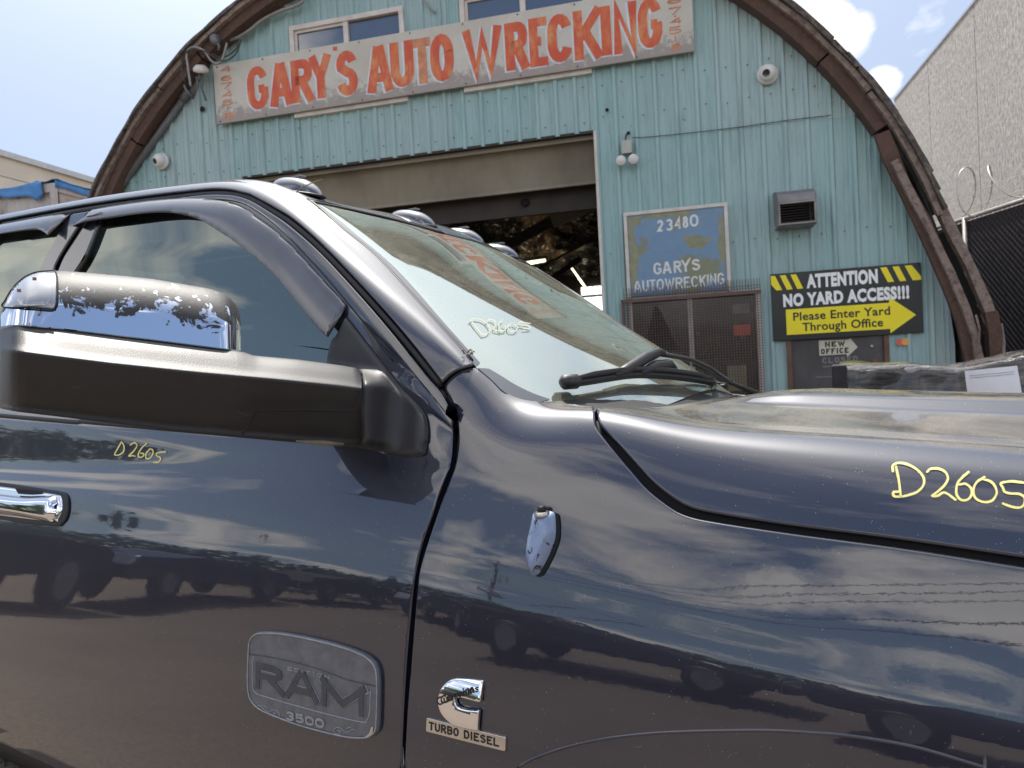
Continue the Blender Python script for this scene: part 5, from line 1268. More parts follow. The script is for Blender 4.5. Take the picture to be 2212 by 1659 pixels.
# roller door: drum cover, curtain, bottom bar, dark panel below
rl = shop_empty('roller_door', 0, 0, 0, 'grimy grey-brown steel roller door, half raised in the big opening', 'roller door')
rows = []
for x in np.linspace(-4.98, -.74, 9):
    rows.append([(x, .36 + .30 * math.cos(a), 3.74 + .34 * math.sin(a)) for a in np.linspace(R_(200), R_(268), 14)][::-1] + [(x, .10 - 0, 3.80)])
MB().box((-4.98, .055, 3.80), (-.74, .10, 4.35)).build('header_board', 'curtain', rl)
MB().grid([[(x, .115 + .13 * t ** .6, 3.84 - .42 * t) for t in np.linspace(0, 1.0, 10)] for x in np.linspace(-4.98, -.74, 9)]).build('curtain', 'curtain', rl)
MB().box((-4.98, .245, 3.385), (-.74, .285, 3.425)).build('bottom_bar', 'curtain', rl, .008)
MB().box((-4.98, .42, 3.16), (-.74, .47, 3.62)).build('lower_panel', 'beam', rl)
for x in (-2.95, -1.65): MB().lathe([(.05, 0), (.05, .02), (0, .025)], (x, .42, 3.30), (0, -1, 0), 8).build('lift_bracket', 'void', rl)
MB().box((-4.985, .02, 0), (-4.93, .7, 3.9)).build('guide_rail', 'beam', rl); MB().box((-.80, .02, 0), (-.745, .7, 3.9)).build('guide_rail', 'beam', rl)
MB().box((-.80, -.030, 0), (-.770, .02, 3.86)).build('door_jamb', 'whiteframe', shop)
MB().box((-4.93, -.012, 3.845), (-.80, .05, 3.872)).build('door_header', 'beam', shop)
MB().box((-4.93, -.02, 0), (-4.895, .05, 3.845)).build('door_jamb', 'beam', shop)
# ---- upper sliding windows (behind the big sign)
def window(x0, x1, z0, z1, label):
    o = shop_empty('sliding_window', x0, 0, z0, label, 'window'); W_, H_ = x1 - x0, z1 - z0; t = .055
    f = MB(); f.box((0, -.055, 0), (W_, .02, t)); f.box((0, -.055, H_ - t), (W_, .02, H_)); f.box((0, -.055, t), (t, .02, H_ - t)); f.box((W_ - t, -.055, t), (W_, .02, H_ - t)); f.build('frame', 'whiteframe', o, .004)
    MB().box((W_ / 2 - .03, -.045, t), (W_ / 2 + .03, .01, H_ - t)).build('mullion', 'whiteframe', o, .004)
    g = MB(); g.box((t, -.03, H_ - t - .03), (W_ / 2 - .03, .0, H_ - t)); g.box((t, -.03, t), (t + .03, .0, H_ - t - .03)); g.build('sash', 'whiteframe', o)
    for a, b in ((t, W_ / 2 - .03), (W_ / 2 + .03, W_ - t)): MB().box((a, -.010, t), (b, -.004, H_ - t)).build('pane', 'winglass', o)
    MB().box((t, .03, t), (W_ - t, .04, H_ - t)).build('blind', 'beam', o)
window(-4.19, -2.80, 4.44, 5.475, 'white framed sliding window behind GARY\'S at the left end of the long sign')
window(-2.16, -.78, 4.44, 5.475, 'white framed sliding window behind WRECKING in the long sign')
# ---- the long sign
def place_wall(y): return lambda x, z, e: np.array([x, y - e, z])
def sign_obj(name, x0, x1, z0, z1, yb, th, m, label, parts=True, skew=0., cat='sign'):
    o = shop_empty(name, 0, 0, 0, label, cat); mb = MB(); mb.box((x0, yb - th, z0), (x1, yb, z1)); mb.build('board', m, o, .003); return o
SX0, SX1 = -5.17, .245
sg1 = sign_obj('long_sign', SX0, SX1, 4.485, 5.165, -.065, .03, 'sign', 'long rusted white sign reading GARY\'S AUTO WRECKING in red letters')
ys = -.0955
def sbox(ch, a, b, c, d, w):
    x0, _ = fp(a, (c + d) / 2, .0955); x1, _ = fp(b, (c + d) / 2, .0955); _, z1 = fp((a + b) / 2, c, .0955); _, z0 = fp((a + b) / 2, d, .0955); return (ch, x0, x1, z0, z1, w)
big = [('G', 534, 579, 143, 237), ('A', 582, 632, 136, 229), ('R', 629, 676, 128, 221), ('Y', 670, 715, 119, 213), ('S', 726, 773, 109, 207), ('A', 792, 847, 99, 199), ('U', 843, 894, 89, 188), ('T', 894, 931, 82, 181), ('O', 929, 980, 73, 176), ('W', 1001, 1085, 60, 162), ('R', 1091, 1141, 47, 151), ('E', 1143, 1182, 38, 144), ('C', 1182, 1236, 30, 135), ('K', 1239, 1299, 20, 128), ('I', 1297, 1321, 13, 120), ('N', 1324, 1377, 5, 115), ('G', 1378, 1430, -4, 104)]
pl = place_wall(ys)
for b_ in big:
    it = sbox(*b_, {'N': .088, 'W': .092, 'K': .094, 'T': .096, 'E': .092, 'R': .100, 'A': .100, 'Y': .098, 'G': .092, 'C': .100}.get(b_[0], .104))
    if b_[0] == 'I': xc = (it[1] + it[2]) / 2; it = ('I', xc - .055, xc + .055, it[3], it[4], .1)
    sh_ = (it[0], it[1] - .017, it[2] - .013, it[3] - .014, it[4] - .008, it[5] + .014)
    letters('letter_outline', [sh_], .1, pl, 'shadowwhite', sg1, .0004)
    letters('letter', [it], .1, pl, 'red' if b_[0] not in 'T' else 'palered', sg1, .0022)
x, z = fp(724, 112, .0955); letters('letter', [("'", x - .03, x + .03, z - .055, z + .055)], .05, pl, 'red', sg1, .0022)
dig = [('4', 476, 500, 143, 156), ('6', 477, 501, 163, 175), ('7', 478, 502, 178, 191), ('4', 480, 503, 197, 211), ('5', 480, 504, 215, 228), ('1', 486, 497, 230, 240), ('8', 484, 506, 243, 257), ('6', 1441, 1472, -4, 8), ('7', 1445, 1472, 15, 31), ('4', 1446, 1474, 38, 52), ('5', 1444, 1473, 57, 74), ('1', 1452, 1466, 78, 91), ('8', 1449, 1472, 94, 109), ('4', 1440, 1470, -22, -9)]
letters('phone_digits', [sbox(*d, .015) for d in dig], .015, pl, 'palered', sg1, .0008)
dots = MB()
for px, py in ((493, 194), (1459, 35)): x, z = fp(px, py, .0955); dots.box((x - .012, ys - .0012, z - .008), (x + .012, ys, z + .008))
dots.build('phone_digits', 'palered', sg1)
rv = MB()
for x in np.arange(SX0 + .05, SX1, .6):
    for z in (4.51, 5.14): rv.lathe([(.010, 0), (.007, .006), (0, .007)], (x, ys, z), (0, -1, 0), 6)
rv.build('screws', 'screw', sg1)
# ---- blue address sign
bs = sign_obj('address_sign', -.50, .455, 2.12, 2.945, -.03, .02, 'blue', 'flaking blue sign reading 23480 GARY\'S AUTOWRECKING above the barred window')
f = MB(); f.box((-.535, -.062, 2.945), (.49, -.03, 2.98)); f.box((-.535, -.062, 2.10), (-.50, -.03, 2.945)); f.box((.455, -.062, 2.10), (.49, -.03, 2.945)); f.build('frame', 'whiteframe', bs, .003)
pb_ = place_wall(-.0502)
patch = MB()
for (cx, cz, rx, rz, k) in ((.17, 2.62, .12, .075, 1), (-.46, 2.55, .045, .36, 2), (.42, 2.62, .035, .22, 3), (-.1, 2.92, .32, .024, 4), (-.42, 2.88, .07, .05, 5)):
    pts = [(cx + rx * math.cos(a) * (1 + .25 * math.sin(3 * a + k) + .12 * math.sin(7 * a + k)), cz + rz * math.sin(a) * (1 + .2 * math.cos(2 * a + k))) for a in np.linspace(0, 2 * math.pi, 40, False)]
    pts = [(min(max(x, -.499), .454), min(z, 2.944)) for x, z in pts]
    patch.add([(x, -.0504 - k * .0001, z) for x, z in pts], [tuple(range(40))])
patch.build('bare_patches', 'olive', bs)
def bbox(ch, a, b, c, d, w=.022): return sbox(ch, a, b, c, d, w)
letters('lettering', [bbox('2', 1419, 1433, 473, 499), bbox('3', 1438, 1454, 471, 497), bbox('4', 1457, 1472, 467, 493), bbox('8', 1474, 1487, 465, 491), bbox('0', 1490, 1509, 461, 488)], .02, pb_, 'paintwhite', bs, .0014)
letters('lettering', [bbox('G', 1411, 1429, 566, 592), bbox('A', 1431, 1450, 564, 590), bbox('R', 1455, 1472, 562, 588), bbox('Y', 1472, 1490, 560, 586), bbox('S', 1494, 1513, 558, 583)], .02, pb_, 'paintwhite', bs, .0014)
x, z = fp(1490, 561, .05); letters('lettering', [("'", x - .012, x + .012, z - .03, z + .02)], .016, pb_, 'paintwhite', bs, .0014)
xx = [1368, 1387, 1403, 1418, 1436, 1459, 1477, 1493, 1511, 1527, 1534, 1550, 1567]; ws_ = 'AUTOWRECKING'
letters('lettering', [bbox(c, xx[i], xx[i + 1] - 2, 606 - i * 1.6 if c != 'G' else 588, 630 - i * 1.5, .018) for i, c in enumerate(ws_)], .018, pb_, 'paintwhite', bs, .0014)
# ---- barred office window
ow = shop_empty('barred_window', 0, 0, 0, 'dark office window behind a rusty welded mesh guard', 'window')
MB().box((-.50, .0, .97), (.72, .01, 2.06)).build('pane', 'officeglass', ow)
f = MB(); f.box((-.53, -.03, 2.06), (.75, .02, 2.11)); f.box((-.53, -.03, .92), (-.49, .02, 2.06)); f.box((.715, -.05, .92), (.765, .02, 2.06)); f.box((.06, -.03, .95), (.11, .02, 2.06)); f.box((-.49, -.03, .92), (.715, .02, .97)); f.build('frame', 'whiteframe', ow, .004)
g = MB()
for x in np.arange(-.57, .755, .027): g.box((x, -.092, .90), (x + .006, -.086, 2.17 + .035))
for z in np.arange(.92, 2.14, .027): g.box((-.575, -.097, z), (.76, -.0925, z + .005))
gm = g.build('mesh_guard', 'grille', ow); gm['kind'] = 'stuff'
f = MB(); f.box((-.60, -.10, 2.055), (.765, -.084, 2.09)); f.box((-.60, -.10, .90), (-.575, -.05, 2.09)); f.build('guard_bar', 'grille', ow, .003)
f = MB(); P_ = [(-.40, 1.55), (-.27, 2.02), (-.22, 1.98), (-.05, 1.55)]; f.prism(P_, -.004, -.002); f.build('torn_blind', 'void', ow)
MB().box((.42, -.003, 1.10), (.60, -.001, 1.36)).build('taped_notice', 'olive', ow); MB().box((.50, -.003, 1.66), (.66, -.001, 1.76)).build('taped_notice', 'sticker', ow); MB().box((.50, -.003, 1.88), (.66, -.001, 1.97)).build('taped_notice', 'ventgrey', ow)
MB().box((-.44, -.003, 1.30), (-.16, -.001, 1.62)).build('taped_notice', 'greybox', ow)
# ---- ATTENTION sign
at = sign_obj('access_sign', .862, 2.200, 1.578, 2.238, -.03, .012, 'signblack', 'black and yellow ATTENTION NO YARD ACCESS sign above the office door')
pa = place_wall(-.0425)
def abox(px0, px1, py0, py1): x0, z1 = fp((px0), py0, .0425); x1, z0 = fp(px1, py1, .0425); return x0, x1, z0, z1
zt, zb_ = 2.218, 2.075
class _St:
    def prism(s, *a): MB().prism(*a).build('hazard_stripe', 'yellow', at)
st = _St()
for x in (.862, .950, 1.047): st.prism([(max(x, .866), zt), (x + .052, zt), (x + .112, zb_), (x + .058, zb_)] if x > .9 else [(.866, zt), (.905, zt), (.965, zb_), (.912, zb_), (.866, zb_ + .06)], -.0428, -.0424)
for x in (1.800, 1.905, 2.010): st.prism([(x + .05, zt), (x + .105, zt), (min(x + .165, 2.196), zb_ if x < 2 else zb_ + .0), (min(x + .11, 2.19), zb_)] if x < 2 else [(x + .05, zt), (x + .11, zt), (2.196, zt - .11), (2.196, zb_), (x + .115, zb_)], -.0428, -.0424)
font_text('sign_lettering', 'ATTENTION', lambda x, y, e: np.array([1.190 + x, -.0425 - e, 2.082 + y]), .635, .125, 'printwhite', at, .0008, .055, 1.08)
font_text('sign_lettering', 'NO YARD ACCESS!!!', lambda x, y, e: np.array([.970 + x, -.0425 - e, 1.915 + y]), 1.12, .115, 'printwhite', at, .0008, .055, 1.1)
ar_ = MB(); ar_.prism([(.990, 1.632), (1.915, 1.632), (1.915, 1.590), (2.142, 1.750), (1.915, 1.935), (1.915, 1.880), (.990, 1.880)], -.0428, -.0424); ar_.build('arrow', 'yellow', at)
font_text('sign_lettering', 'Please Enter Yard', lambda x, y, e: np.array([1.055 + x, -.0425 - e, 1.768 + y]), .865, .082, 'signblack', at, .0014, .022, 1.05)
font_text('sign_lettering', 'Through Office', lambda x, y, e: np.array([1.135 + x, -.0425 - e, 1.662 + y]), .72, .082, 'signblack', at, .0014, .022, 1.05)
# ---- office door under it
md_ = shop_empty('office_door', 0, 0, 0, 'scuffed charcoal steel door with brown frame and CLOSED scrawled on it', 'door')
MB().box((1.03, .0, .02), (1.86, .04, 1.97)).build('leaf', 'manDoor', md_, .004)
f = MB(); f.box((.985, -.027, 0), (1.03, .06, 2.0)); f.box((1.86, -.027, 0), (1.905, .06, 2.0)); f.box((1.03, -.027, 1.97), (1.86, .06, 2.0)); f.build('frame', 'doorframe', md_, .003)
pd = place_wall(-.0005)
f = MB(); f.prism([(1.285, 1.560), (1.285, 1.412), (1.53, 1.415), (1.537, 1.388), (1.632, 1.475), (1.57, 1.565), (1.545, 1.552)], -.006, -.001); f.build('arrow_notice', 'paper', md_)
pn = place_wall(-.0062)
letters('notice_lettering', line_items('NEW', 1.34, 1.52, 1.492, 1.545, .3), .014, pn, 'ink', md_, .0004); letters('notice_lettering', line_items('OFFICE', 1.30, 1.55, 1.425, 1.478, .3), .013, pn, 'ink', md_, .0004)
letters('chalk_word', line_items('CLOSED', 1.31, 1.63, 1.335, 1.392, .35), .013, pd, 'chalk', md_, .0006)
MB().box((1.31, -.0012, 1.298), (1.57, -.0005, 1.308)).build('chalk_mark', 'chalk', md_); MB().box((1.24, -.0012, 1.20), (1.42, -.0005, 1.208)).build('chalk_mark', 'chalk', md_)
MB().lathe([(.030, 0), (.030, .02), (.012, .022), (.012, .05), (.03, .06), (.03, .09), (0, .095)], (1.77, 0, 1.325), (0, -1, 0), 14).build('knob', 'doorframe', md_)
MB().lathe([(.018, 0), (.018, .012), (0, .014)], (1.76, 0, 1.475), (0, -1, 0), 12).build('lock', 'steel', md_)
stk = shop_empty('card_sticker', 2.02, -.028, 1.50, 'small red and orange overlapping-circles sticker right of the office door', 'sticker')
MB().lathe([(.034, 0), (.0, .001)], (-.024, -.001, 0), (0, -1, 0), 20).build('circle', 'sticker', stk); MB().lathe([(.034, 0), (.0, .001)], (.024, -.0025, 0), (0, -1, 0), 20).build('circle', 'sticker2', stk)
# ---- vent hood
vh = shop_empty('vent_hood', 0, 0, 0, 'grey weathered sheet metal exhaust hood with slatted mouth on the siding', 'vent')
x0, x1, z0, z1 = .925, 1.27, 2.66, 3.03
prof = [(0.0, z0 + .07), (-.10, z0 + .01), (-.28, z0), (-.30, z1 - .15), (-.25, z1 - .07), (-.14, z1 - .02), (0.0, z1)]
for x in (x0, x1 - .006): MB().prism(prof, x, x + .006, 0).build('side_plate', 'ventgrey', vh)
top_ = MB().grid([[(x, y, z) for y, z in prof[3:]] for x in (x0, x1)], False).build('hood_top', 'ventgrey', vh); top_.modifiers.new('t', 'SOLIDIFY').thickness = .004
MB().box((x0, -.26, z0), (x1, -.02, z0 + .012)).build('hood_bottom', 'ventgrey', vh)
f = MB(); f.box((x0 + .006, -.303, z1 - .172), (x1 - .006, -.27, z1 - .152)); f.box((x0 + .006, -.296, z0 + .003), (x1 - .006, -.26, z0 + .020)); f.box((x0 + .007, -.298, z0 + .021), (x0 + .022, -.26, z1 - .173)); f.box((x1 - .022, -.298, z0 + .021), (x1 - .007, -.26, z1 - .173)); f.build('mouth_frame', 'ventgrey', vh)
for k in range(7): MB().box((x0 + .024, -.288, z0 + .030 + k * .025), (x1 - .024, -.255, z0 + .034 + k * .025)).build('slat', 'beam', vh)
MB().box((x0 + .02, -.03, z0 + .03), (x1 - .02, -.026, z1 - .03)).build('duct_back', 'void', vh)
# ---- security cameras
def dome(px, py, lx, lz, label):
    x, z = fp(px, py, .05); o = shop_empty('security_camera', x, -.028, z, label, 'camera', group=None)
    MB().lathe([(.0, 0), (.098, 0), (.100, .018), (.092, .036), (.082, .042)], (0, 0, 0), (0, -1, 0), 28).build('base_ring', 'white', o)
    d = Vector((lx, -1, lz)).normalized(); MB().lathe([(.083 * math.cos(a), .083 * math.sin(a)) for a in np.linspace(R_(-60), R_(62), 14)] + [(.036, .070)], (0, -.045, 0), d, 28).build('eyeball', 'white', o)
    MB().lathe([(.040, .071), (.034, .066), (.0, .062)], (0, -.045, 0), d, 20).build('lens', 'lens', o); c = Vector((0, -.045, 0)) + d * .066; MB().lathe([(.012, 0), (.012, .004), (0, .008)], c, d, 12).build('lens_barrel', 'lens', o)
dome(1658, 160, -.35, -.35, 'white dome security camera at the upper right of the siding')
dome(348, 348, -.3, -.35, 'white dome security camera low at the left end of the siding')
x, z = fp(1354, 318, .08); tf = shop_empty('twin_floodlight', x, -.026, z, 'small beige junction box with two round white flood lamps', 'light')
MB().box((-.052, -.075, -.065), (.052, 0, .07)).build('junction_box', 'greybox', tf, .006)
for sx in (-1, 1):
    MB().tube([(0.01 * sx, -.04, -.06), (.045 * sx, -.05, -.10), (.062 * sx, -.06, -.115)], .010, 6).build('bracket', 'ventgrey', tf); MB().lathe([(.0, -.03), (.035, -.03), (.050, .02), (.050, .035), (.040, .042), (0, .046)], (.062 * sx, -.08, -.135), (0, -1, -.25), 18).build('flood_lamp', 'white', tf)
MB().tube([(-.01, -.01, .07), (-.012, -.012, .10), (.0, -.004, .15)], .009, 6).build('cable', 'cable_dark', tf)
# ---- pipe, cables and fittings on the left
cp = shop_empty('conduit_pipe', 0, 0, 0, 'grey conduit pipe slanting up the left side of the arch', 'pipe')
def fw(px, py, out): x, z = fp(px, py, out); return (x, -out, z)
MB().tube([fw(212, 470, .05), fw(262, 402, .05), fw(330, 308, .05), fw(404, 204, .05)], .042, 10).build('pipe', 'insul', cp); MB().tube([fw(394, 216, .05), fw(410, 196, .05)], .052, 10).build('coupling', 'insul', cp)
def cable(pts, r, m, label, out=.10):
    o = MB().tube([fw(px, py, o_ if o_ else out) for px, py, o_ in pts], r, 6).build('cable', m); o.location = SHOP_O; o.rotation_euler = (0, 0, -BA); tag(o, label, 'cable'); return o
def ccr(pts, outs=.1): q = cr([(a, b) for a, b in pts], 9); return [(x, y, outs) for x, y in q]
cable(ccr([(656, 2), (640, 12), (610, 22), (585, 33), (565, 44), (548, 58), (532, 70), (515, 80), (497, 87)], .1), .018, 'cable', 'thick grey service cable running down to the arch beam')
cable(ccr([(490, 93), (486, 110), (480, 128), (470, 138), (455, 130), (444, 113), (428, 103), (412, 103), (403, 115), (406, 145), (410, 172), (412, 186)], .26), .013, 'cable', 'pale looped cable end hanging over the left arch beam')
cable(ccr([(522, 84), (512, 112), (500, 125), (485, 132), (465, 125), (445, 112), (420, 106), (404, 112), (394, 128), (393, 152), (400, 178)], .27), .008, 'cable_dark', 'thin black cable looping from the wall to the left arch beam')
cable(ccr([(518, 92), (508, 108), (492, 120), (476, 124), (458, 116)], .25), .008, 'cable_dark', 'short black cable sagging beside the pale loop')
cable(ccr([(915, -2), (922, 8), (930, 18), (940, 27)], .04), .012, 'cable', 'short grey cable stub hanging at the top edge between the windows', .04)
ins = shop_empty('cable_insulator', 0, 0, 0, 'dark round cable insulator fixed under the left arch beam', 'insulator')
c = Vector(fw(465, 86, .22)); MB().lathe([(.0, -.05), (.06, -.05), (.065, 0), (.05, .03), (.03, .05), (.045, .08), (.03, .11), (0, .12)], c, (.5, -.6, -.6), 16).build('insulator_body', 'insul', ins); MB().tube([c + Vector((.05, -.05, -.06)), c + Vector((.08, -.05, -.10)), c + Vector((.07, -.05, -.15))], .016, 6).build('hook', 'insul', ins)
fl_ = shop_empty('wall_lamp', 0, 0, 0, 'old white-capped yard lamp with dangling bracket under the left arch beam', 'light')
c = Vector(fw(434, 150, .22)); MB().lathe([(0, .05), (.05, .045), (.085, .01), (.088, -.02), (.07, -.03)], c, (.25, -.45, .85), 18).build('cap', 'whiteframe', fl_)
br = MB(); br.tube([c + Vector((0, 0, -.03)), Vector(fw(424, 185, .2)), Vector(fw(415, 212, .15))], .022, 6); br.tube([c + Vector((0, 0, -.03)), Vector(fw(436, 190, .2)), Vector(fw(445, 217, .2))], .012, 5); br.tube([Vector(fw(424, 165, .24)), Vector(fw(428, 185, .24)), Vector(fw(420, 205, .24))], .012, 5); br.tube([Vector(fw(398, 184, .25)), Vector(fw(405, 200, .24)), Vector(fw(418, 212, .2))], .016, 5); br.build('bracket', 'insul', fl_)
# thin wire strung to the right of the floodlight
cable(ccr([(1366, 297), (1400, 296), (1500, 286), (1600, 274), (1700, 260), (1795, 249)], .03), .004, 'cable_dark', 'thin dark wire strung across the siding right of the flood lamps', .03)
# ---- loose boards at the right foot of the arch
lb = shop_empty('loose_boards', 0, 0, 0, 'split and sagging brown timbers peeling off the right foot of the arch', 'timber')
def board(pts, w, th, m, out0, out1):
    n = len(pts); rows = []
    for i, (px, py) in enumerate(pts):
        o_ = out0 + (out1 - out0) * i / (n - 1); x, z = fp(px, py, o_); a = pts[max(i - 1, 0)]; b = pts[min(i + 1, n - 1)]; xa, za = fp(*a, o_); xb, zb = fp(*b, o_); t = np.array([xb - xa, zb - za]); t /= np.linalg.norm(t); nn = np.array([t[1], -t[0]]) * -1
        wi = w * (1 + .12 * math.sin(i * 2.3)); p = np.array([x, z]); q = p + nn * wi
        rows.append([(p[0], -o_, p[1]), (q[0], -o_ - .01, q[1]), (q[0], -o_ + th, q[1]), (p[0], -o_ + th, p[1]), (p[0], -o_, p[1])])
    return MB().grid(rows, False).build('board', m, lb)
board([(1890, 292), (1908, 343), (1941, 410), (1975, 480), (2008, 553), (2041, 630), (2066, 695), (2086, 775), (2100, 840)], .125, .05, 'rust_wood', .22, .22)
board([(1925, 350), (1965, 430), (2008, 510), (2045, 590), (2080, 670), (2100, 730), (2110, 790)], .06, .05, 'worn_wood', .27, .27)
board([(2045, 445), (2075, 505), (2105, 568), (2135, 630), (2152, 672), (2160, 705)], -.085, .08, 'worn_wood', .20, .20)
board([(2040, 500), (2075, 570), (2105, 640), (2122, 700), (2130, 770)], -.10, .04, 'void', .10, .10)  # no timber: dark strip painted for the shaded gap between the boards
board([(2128, 675), (2136, 720), (2140, 800)], .10, .09, 'rust_wood', .22, .20)
board([(2150, 700), (2155, 740), (2156, 800)], .055, .12, 'concrete', .18, .18)
MB().tube([fw(2108, 680, .30), fw(2116, 712, .31), (fw(2114, 745, .31)), fw(2106, 772, .30)], .010, 6).build('hanging_strap', 'worn_wood', lb)
# ------------------------------------------------------------------ ground
n = 60; rows = []
ext = 400.
gxs = np.concatenate([-np.geomspace(ext, 3, 22), np.linspace(-2.5, 2.5, 9), np.geomspace(3, ext, 22)])
rows = [[(x, y, .03 * mn_.noise(Vector((x * .35, y * .35, 0))) * (1 if abs(x) < 40 and abs(y) < 40 else 0) - .02) for y in gxs] for x in gxs]
g = MB().grid(rows, True, True).build('ground', 'ground'); g['kind'] = 'structure'
# ------------------------------------------------------------------ concrete warehouse on the right
cw = shop_empty('concrete_warehouse', 0, 0, 0, 'tall stained concrete warehouse wall behind the right side of the arch', 'building')
XW = 6.8; y_far = 17.4; hw = 9.15
py = [1.65]
while py[-1] < y_far - .1: py.append(min(py[-1] + 3.15, y_far))
for a, b in zip(py[:-1], py[1:]): MB().box((XW, a + .012, 0), (XW + .25, b - .012, hw)).build('wall_panel', 'concrete', cw)
MB().box((XW + .02, 1.65, 0), (XW + .24, y_far - .02, hw - .02)).build('joint_filler', 'beam', cw)
MB().box((XW - .02, 1.65, hw), (XW + .30, y_far, hw + .06)).build('parapet_cap', 'steel', cw)
MB().box((XW + .26, y_far - .3, 0), (XW + 18, y_far - .05, hw)).build('end_wall', 'concrete', cw); MB().box((XW + .3, 1.7, hw - .3), (XW + 18, y_far - .3, hw - .1)).build('roof', 'roofing', cw)
# ------------------------------------------------------------------ fence with slats and razor wire
fe = empty('chain_link_fence', (6.14, 3.5, 0), 0, 'tall chain-link fence with black privacy slats right of the arch', 'fence')
FH = 3.1; y0, y1 = 1.2, 8.4
MB().tube([(0, y0, FH), (0, y1, FH)], .028, 8).build('top_rail', 'steel', fe)
for y in np.arange(y0, y1 + .1, 2.4): MB().tube([(0, y, 0), (0, y, FH + .02)], .034, 8).build('post', 'ventgrey', fe)
sl = MB(); i = 0
for y in np.arange(y0, y1, .058): sl.box((.012, y, .1), (.020, y + .054, FH - .04)); i += 1
s_ = sl.build('privacy_slats', 'slat', fe); s_['kind'] = 'stuff'
ck = MB(); P = .085
for sgn in (1, -1):
    for k in range(int((y1 - y0) / P) + int(FH / P) + 2):
        # diagonals clipped to the fence rectangle, broken at each crossing so they weave
        c_ = y0 + (k - (int(FH / P) + 1 if sgn > 0 else 0)) * P
        ya, za, yb, zb = c_, .05, c_ + sgn * (FH - .08), FH - .03
        pts = []
        for t in np.linspace(0, 1, 2): pts.append((ya + (yb - ya) * t, za + (zb - za) * t))
        (ya, za), (yb, zb) = pts
        lo, hi = 0., 1.
        for lim, s2 in ((y0, 1), (y1, -1)):
            fa, fb = (ya - lim) * s2, (yb - lim) * s2
            if fa < 0 and fb < 0: lo, hi = 1, 0; break
            if fa < 0: lo = max(lo, fa / (fa - fb))
            if fb < 0: hi = min(hi, fa / (fa - fb))
        if hi - lo > .01:
            a = (0 - .006 * sgn, ya + (yb - ya) * lo, za + (zb - za) * lo); b = (0 - .006 * sgn, ya + (yb - ya) * hi, za + (zb - za) * hi); ck.tube([a, b], .0028, 4, False)
s_ = ck.build('wire_mesh', 'wirecoat', fe); s_['kind'] = 'stuff'
for z in (.12, .30): MB().tube([(0, y0, FH + z), (0, y1, FH + z)], .004, 4).build('straining_wire', 'steel', fe)
rz = MB(); brb = MB(); N_ = 900
def coil(u):
    y = y0 + (y1 - y0) * u; a = u * 2 * math.pi * 10.5; r = .30 + .05 * math.sin(u * 31) ; return Vector((-.03 + r * .55 * math.sin(a), y + .16 * math.sin(a * .5 + 1), FH + .30 + r * math.cos(a)))
pts = [coil(k / N_) for k in range(N_ + 1)]; rz.tube(pts, .0075, 5); rz.build('razor_coil', 'steel', fe)
for k in range(4, N_, 6):
    p = pts[k]; t = (pts[k + 1] - pts[k - 1]).normalized(); u_ = t.cross(Vector((.3, .2, 1))).normalized() * .022
    brb.add([p - t * .012, p + u_, p + t * .012, p - u_], [(0, 1, 2, 3)])
b_ = brb.build('razor_barbs', 'steel', fe); b_['kind'] = 'stuff'
# ------------------------------------------------------------------ wrapped load on a pallet, right
def world_at(px, py, Y): d = ray(px, py); return EYEP + d * (Y / d[1])
wl = empty('wrapped_bumper_load', tuple(world_at(1850, 800, 4.6) * (1, 1, 0)), -R_(25), 'lumpy bundle in black stretch wrap with a white paper label, beyond the hood', 'wrapped load')
H0 = 1.36; rows = []
for i in range(61):
    u = i / 60; x = -.10 + 1.75 * u; top = 1.362 - .042 * float(sst(np.array(u), .05, .35)) + .070 * float(sst(np.array(u), .40, .62)) + .006 * math.sin(31 * u); r = []
    for j in range(25):
        v = j / 24
        if v < .5: y, z = -.02 - .03 * math.sin(math.pi * v * 2), .35 + (top - .05 - .35) * v / .5
        elif v < .62: a = (v - .5) / .12 * math.pi / 2; y, z = -.02 + .05 * (1 - math.cos(a)), top - .05 + .05 * math.sin(a)
        else: y, z = .03 + .75 * (v - .62) / .38, top + .012 * math.sin(v * 20 + u * 8)
        w = mn_.fractal(Vector((x * 1.6 + z * 2.2, z * 9 - x * 2.5, y * 3)), .8, 2., 4) * .028; r.append((x, y - w, z + w * .3))
    rows.append(r)
MB().grid(rows, True).build('wrapped_bundle', 'wrap', wl)
end = [rows[0], [(rows[0][0][0], .78, p[2]) for p in rows[0]]]; MB().grid(end).build('wrap_end', 'wrap', wl)
MB().box((-.145, -.06, .3), (-.055, .3, 1.366)).build('corner_post', 'slat', wl, .01)
lab = [[(.60 - .02 + .03 * (1 - v) + .265 * u + .0, -.095 + .012 * math.sin(u * 3 + v * 4) - .012, .965 + .335 * v + .018 * u) for v in np.linspace(0, 1, 9)] for u in np.linspace(0, 1, 7)]
lo = MB().grid(lab).build('paper_label', 'label', wl)
lp = MB()
def lpt(u, v): p = np.array([.60 - .02 + .03 * (1 - v) + .265 * u, -.095 + .012 * math.sin(u * 3 + v * 4) - .0175, .965 + .335 * v + .018 * u]); return p
for v, h_ in ((.90, .008), (.86, .008), (.52, .014), (.47, .006), (.38, .02), (.32, .006), (.24, .014), (.18, .006), (.10, .02), (.05, .006)):
    for u0, u1 in ((.08, .92),): lp.add([lpt(u, v + dv) for u in np.linspace(u0, u1, 5) for dv in (0, h_)], [(2 * k, 2 * k + 2, 2 * k + 3, 2 * k + 1) for k in range(4)])
lp.build('label_print', 'labelprint', lo)
pd_ = MB(); [pd_.box((-.1, -.05 + k * .17, .13), (1.65, .05 + k * .17, .152)) for k in range(5)]; [pd_.box((x, -.05, .0), (x + .09, .73, .125)) for x in (-.1, .7, 1.5)]; pd_.build('pallet', 'pallet', wl)
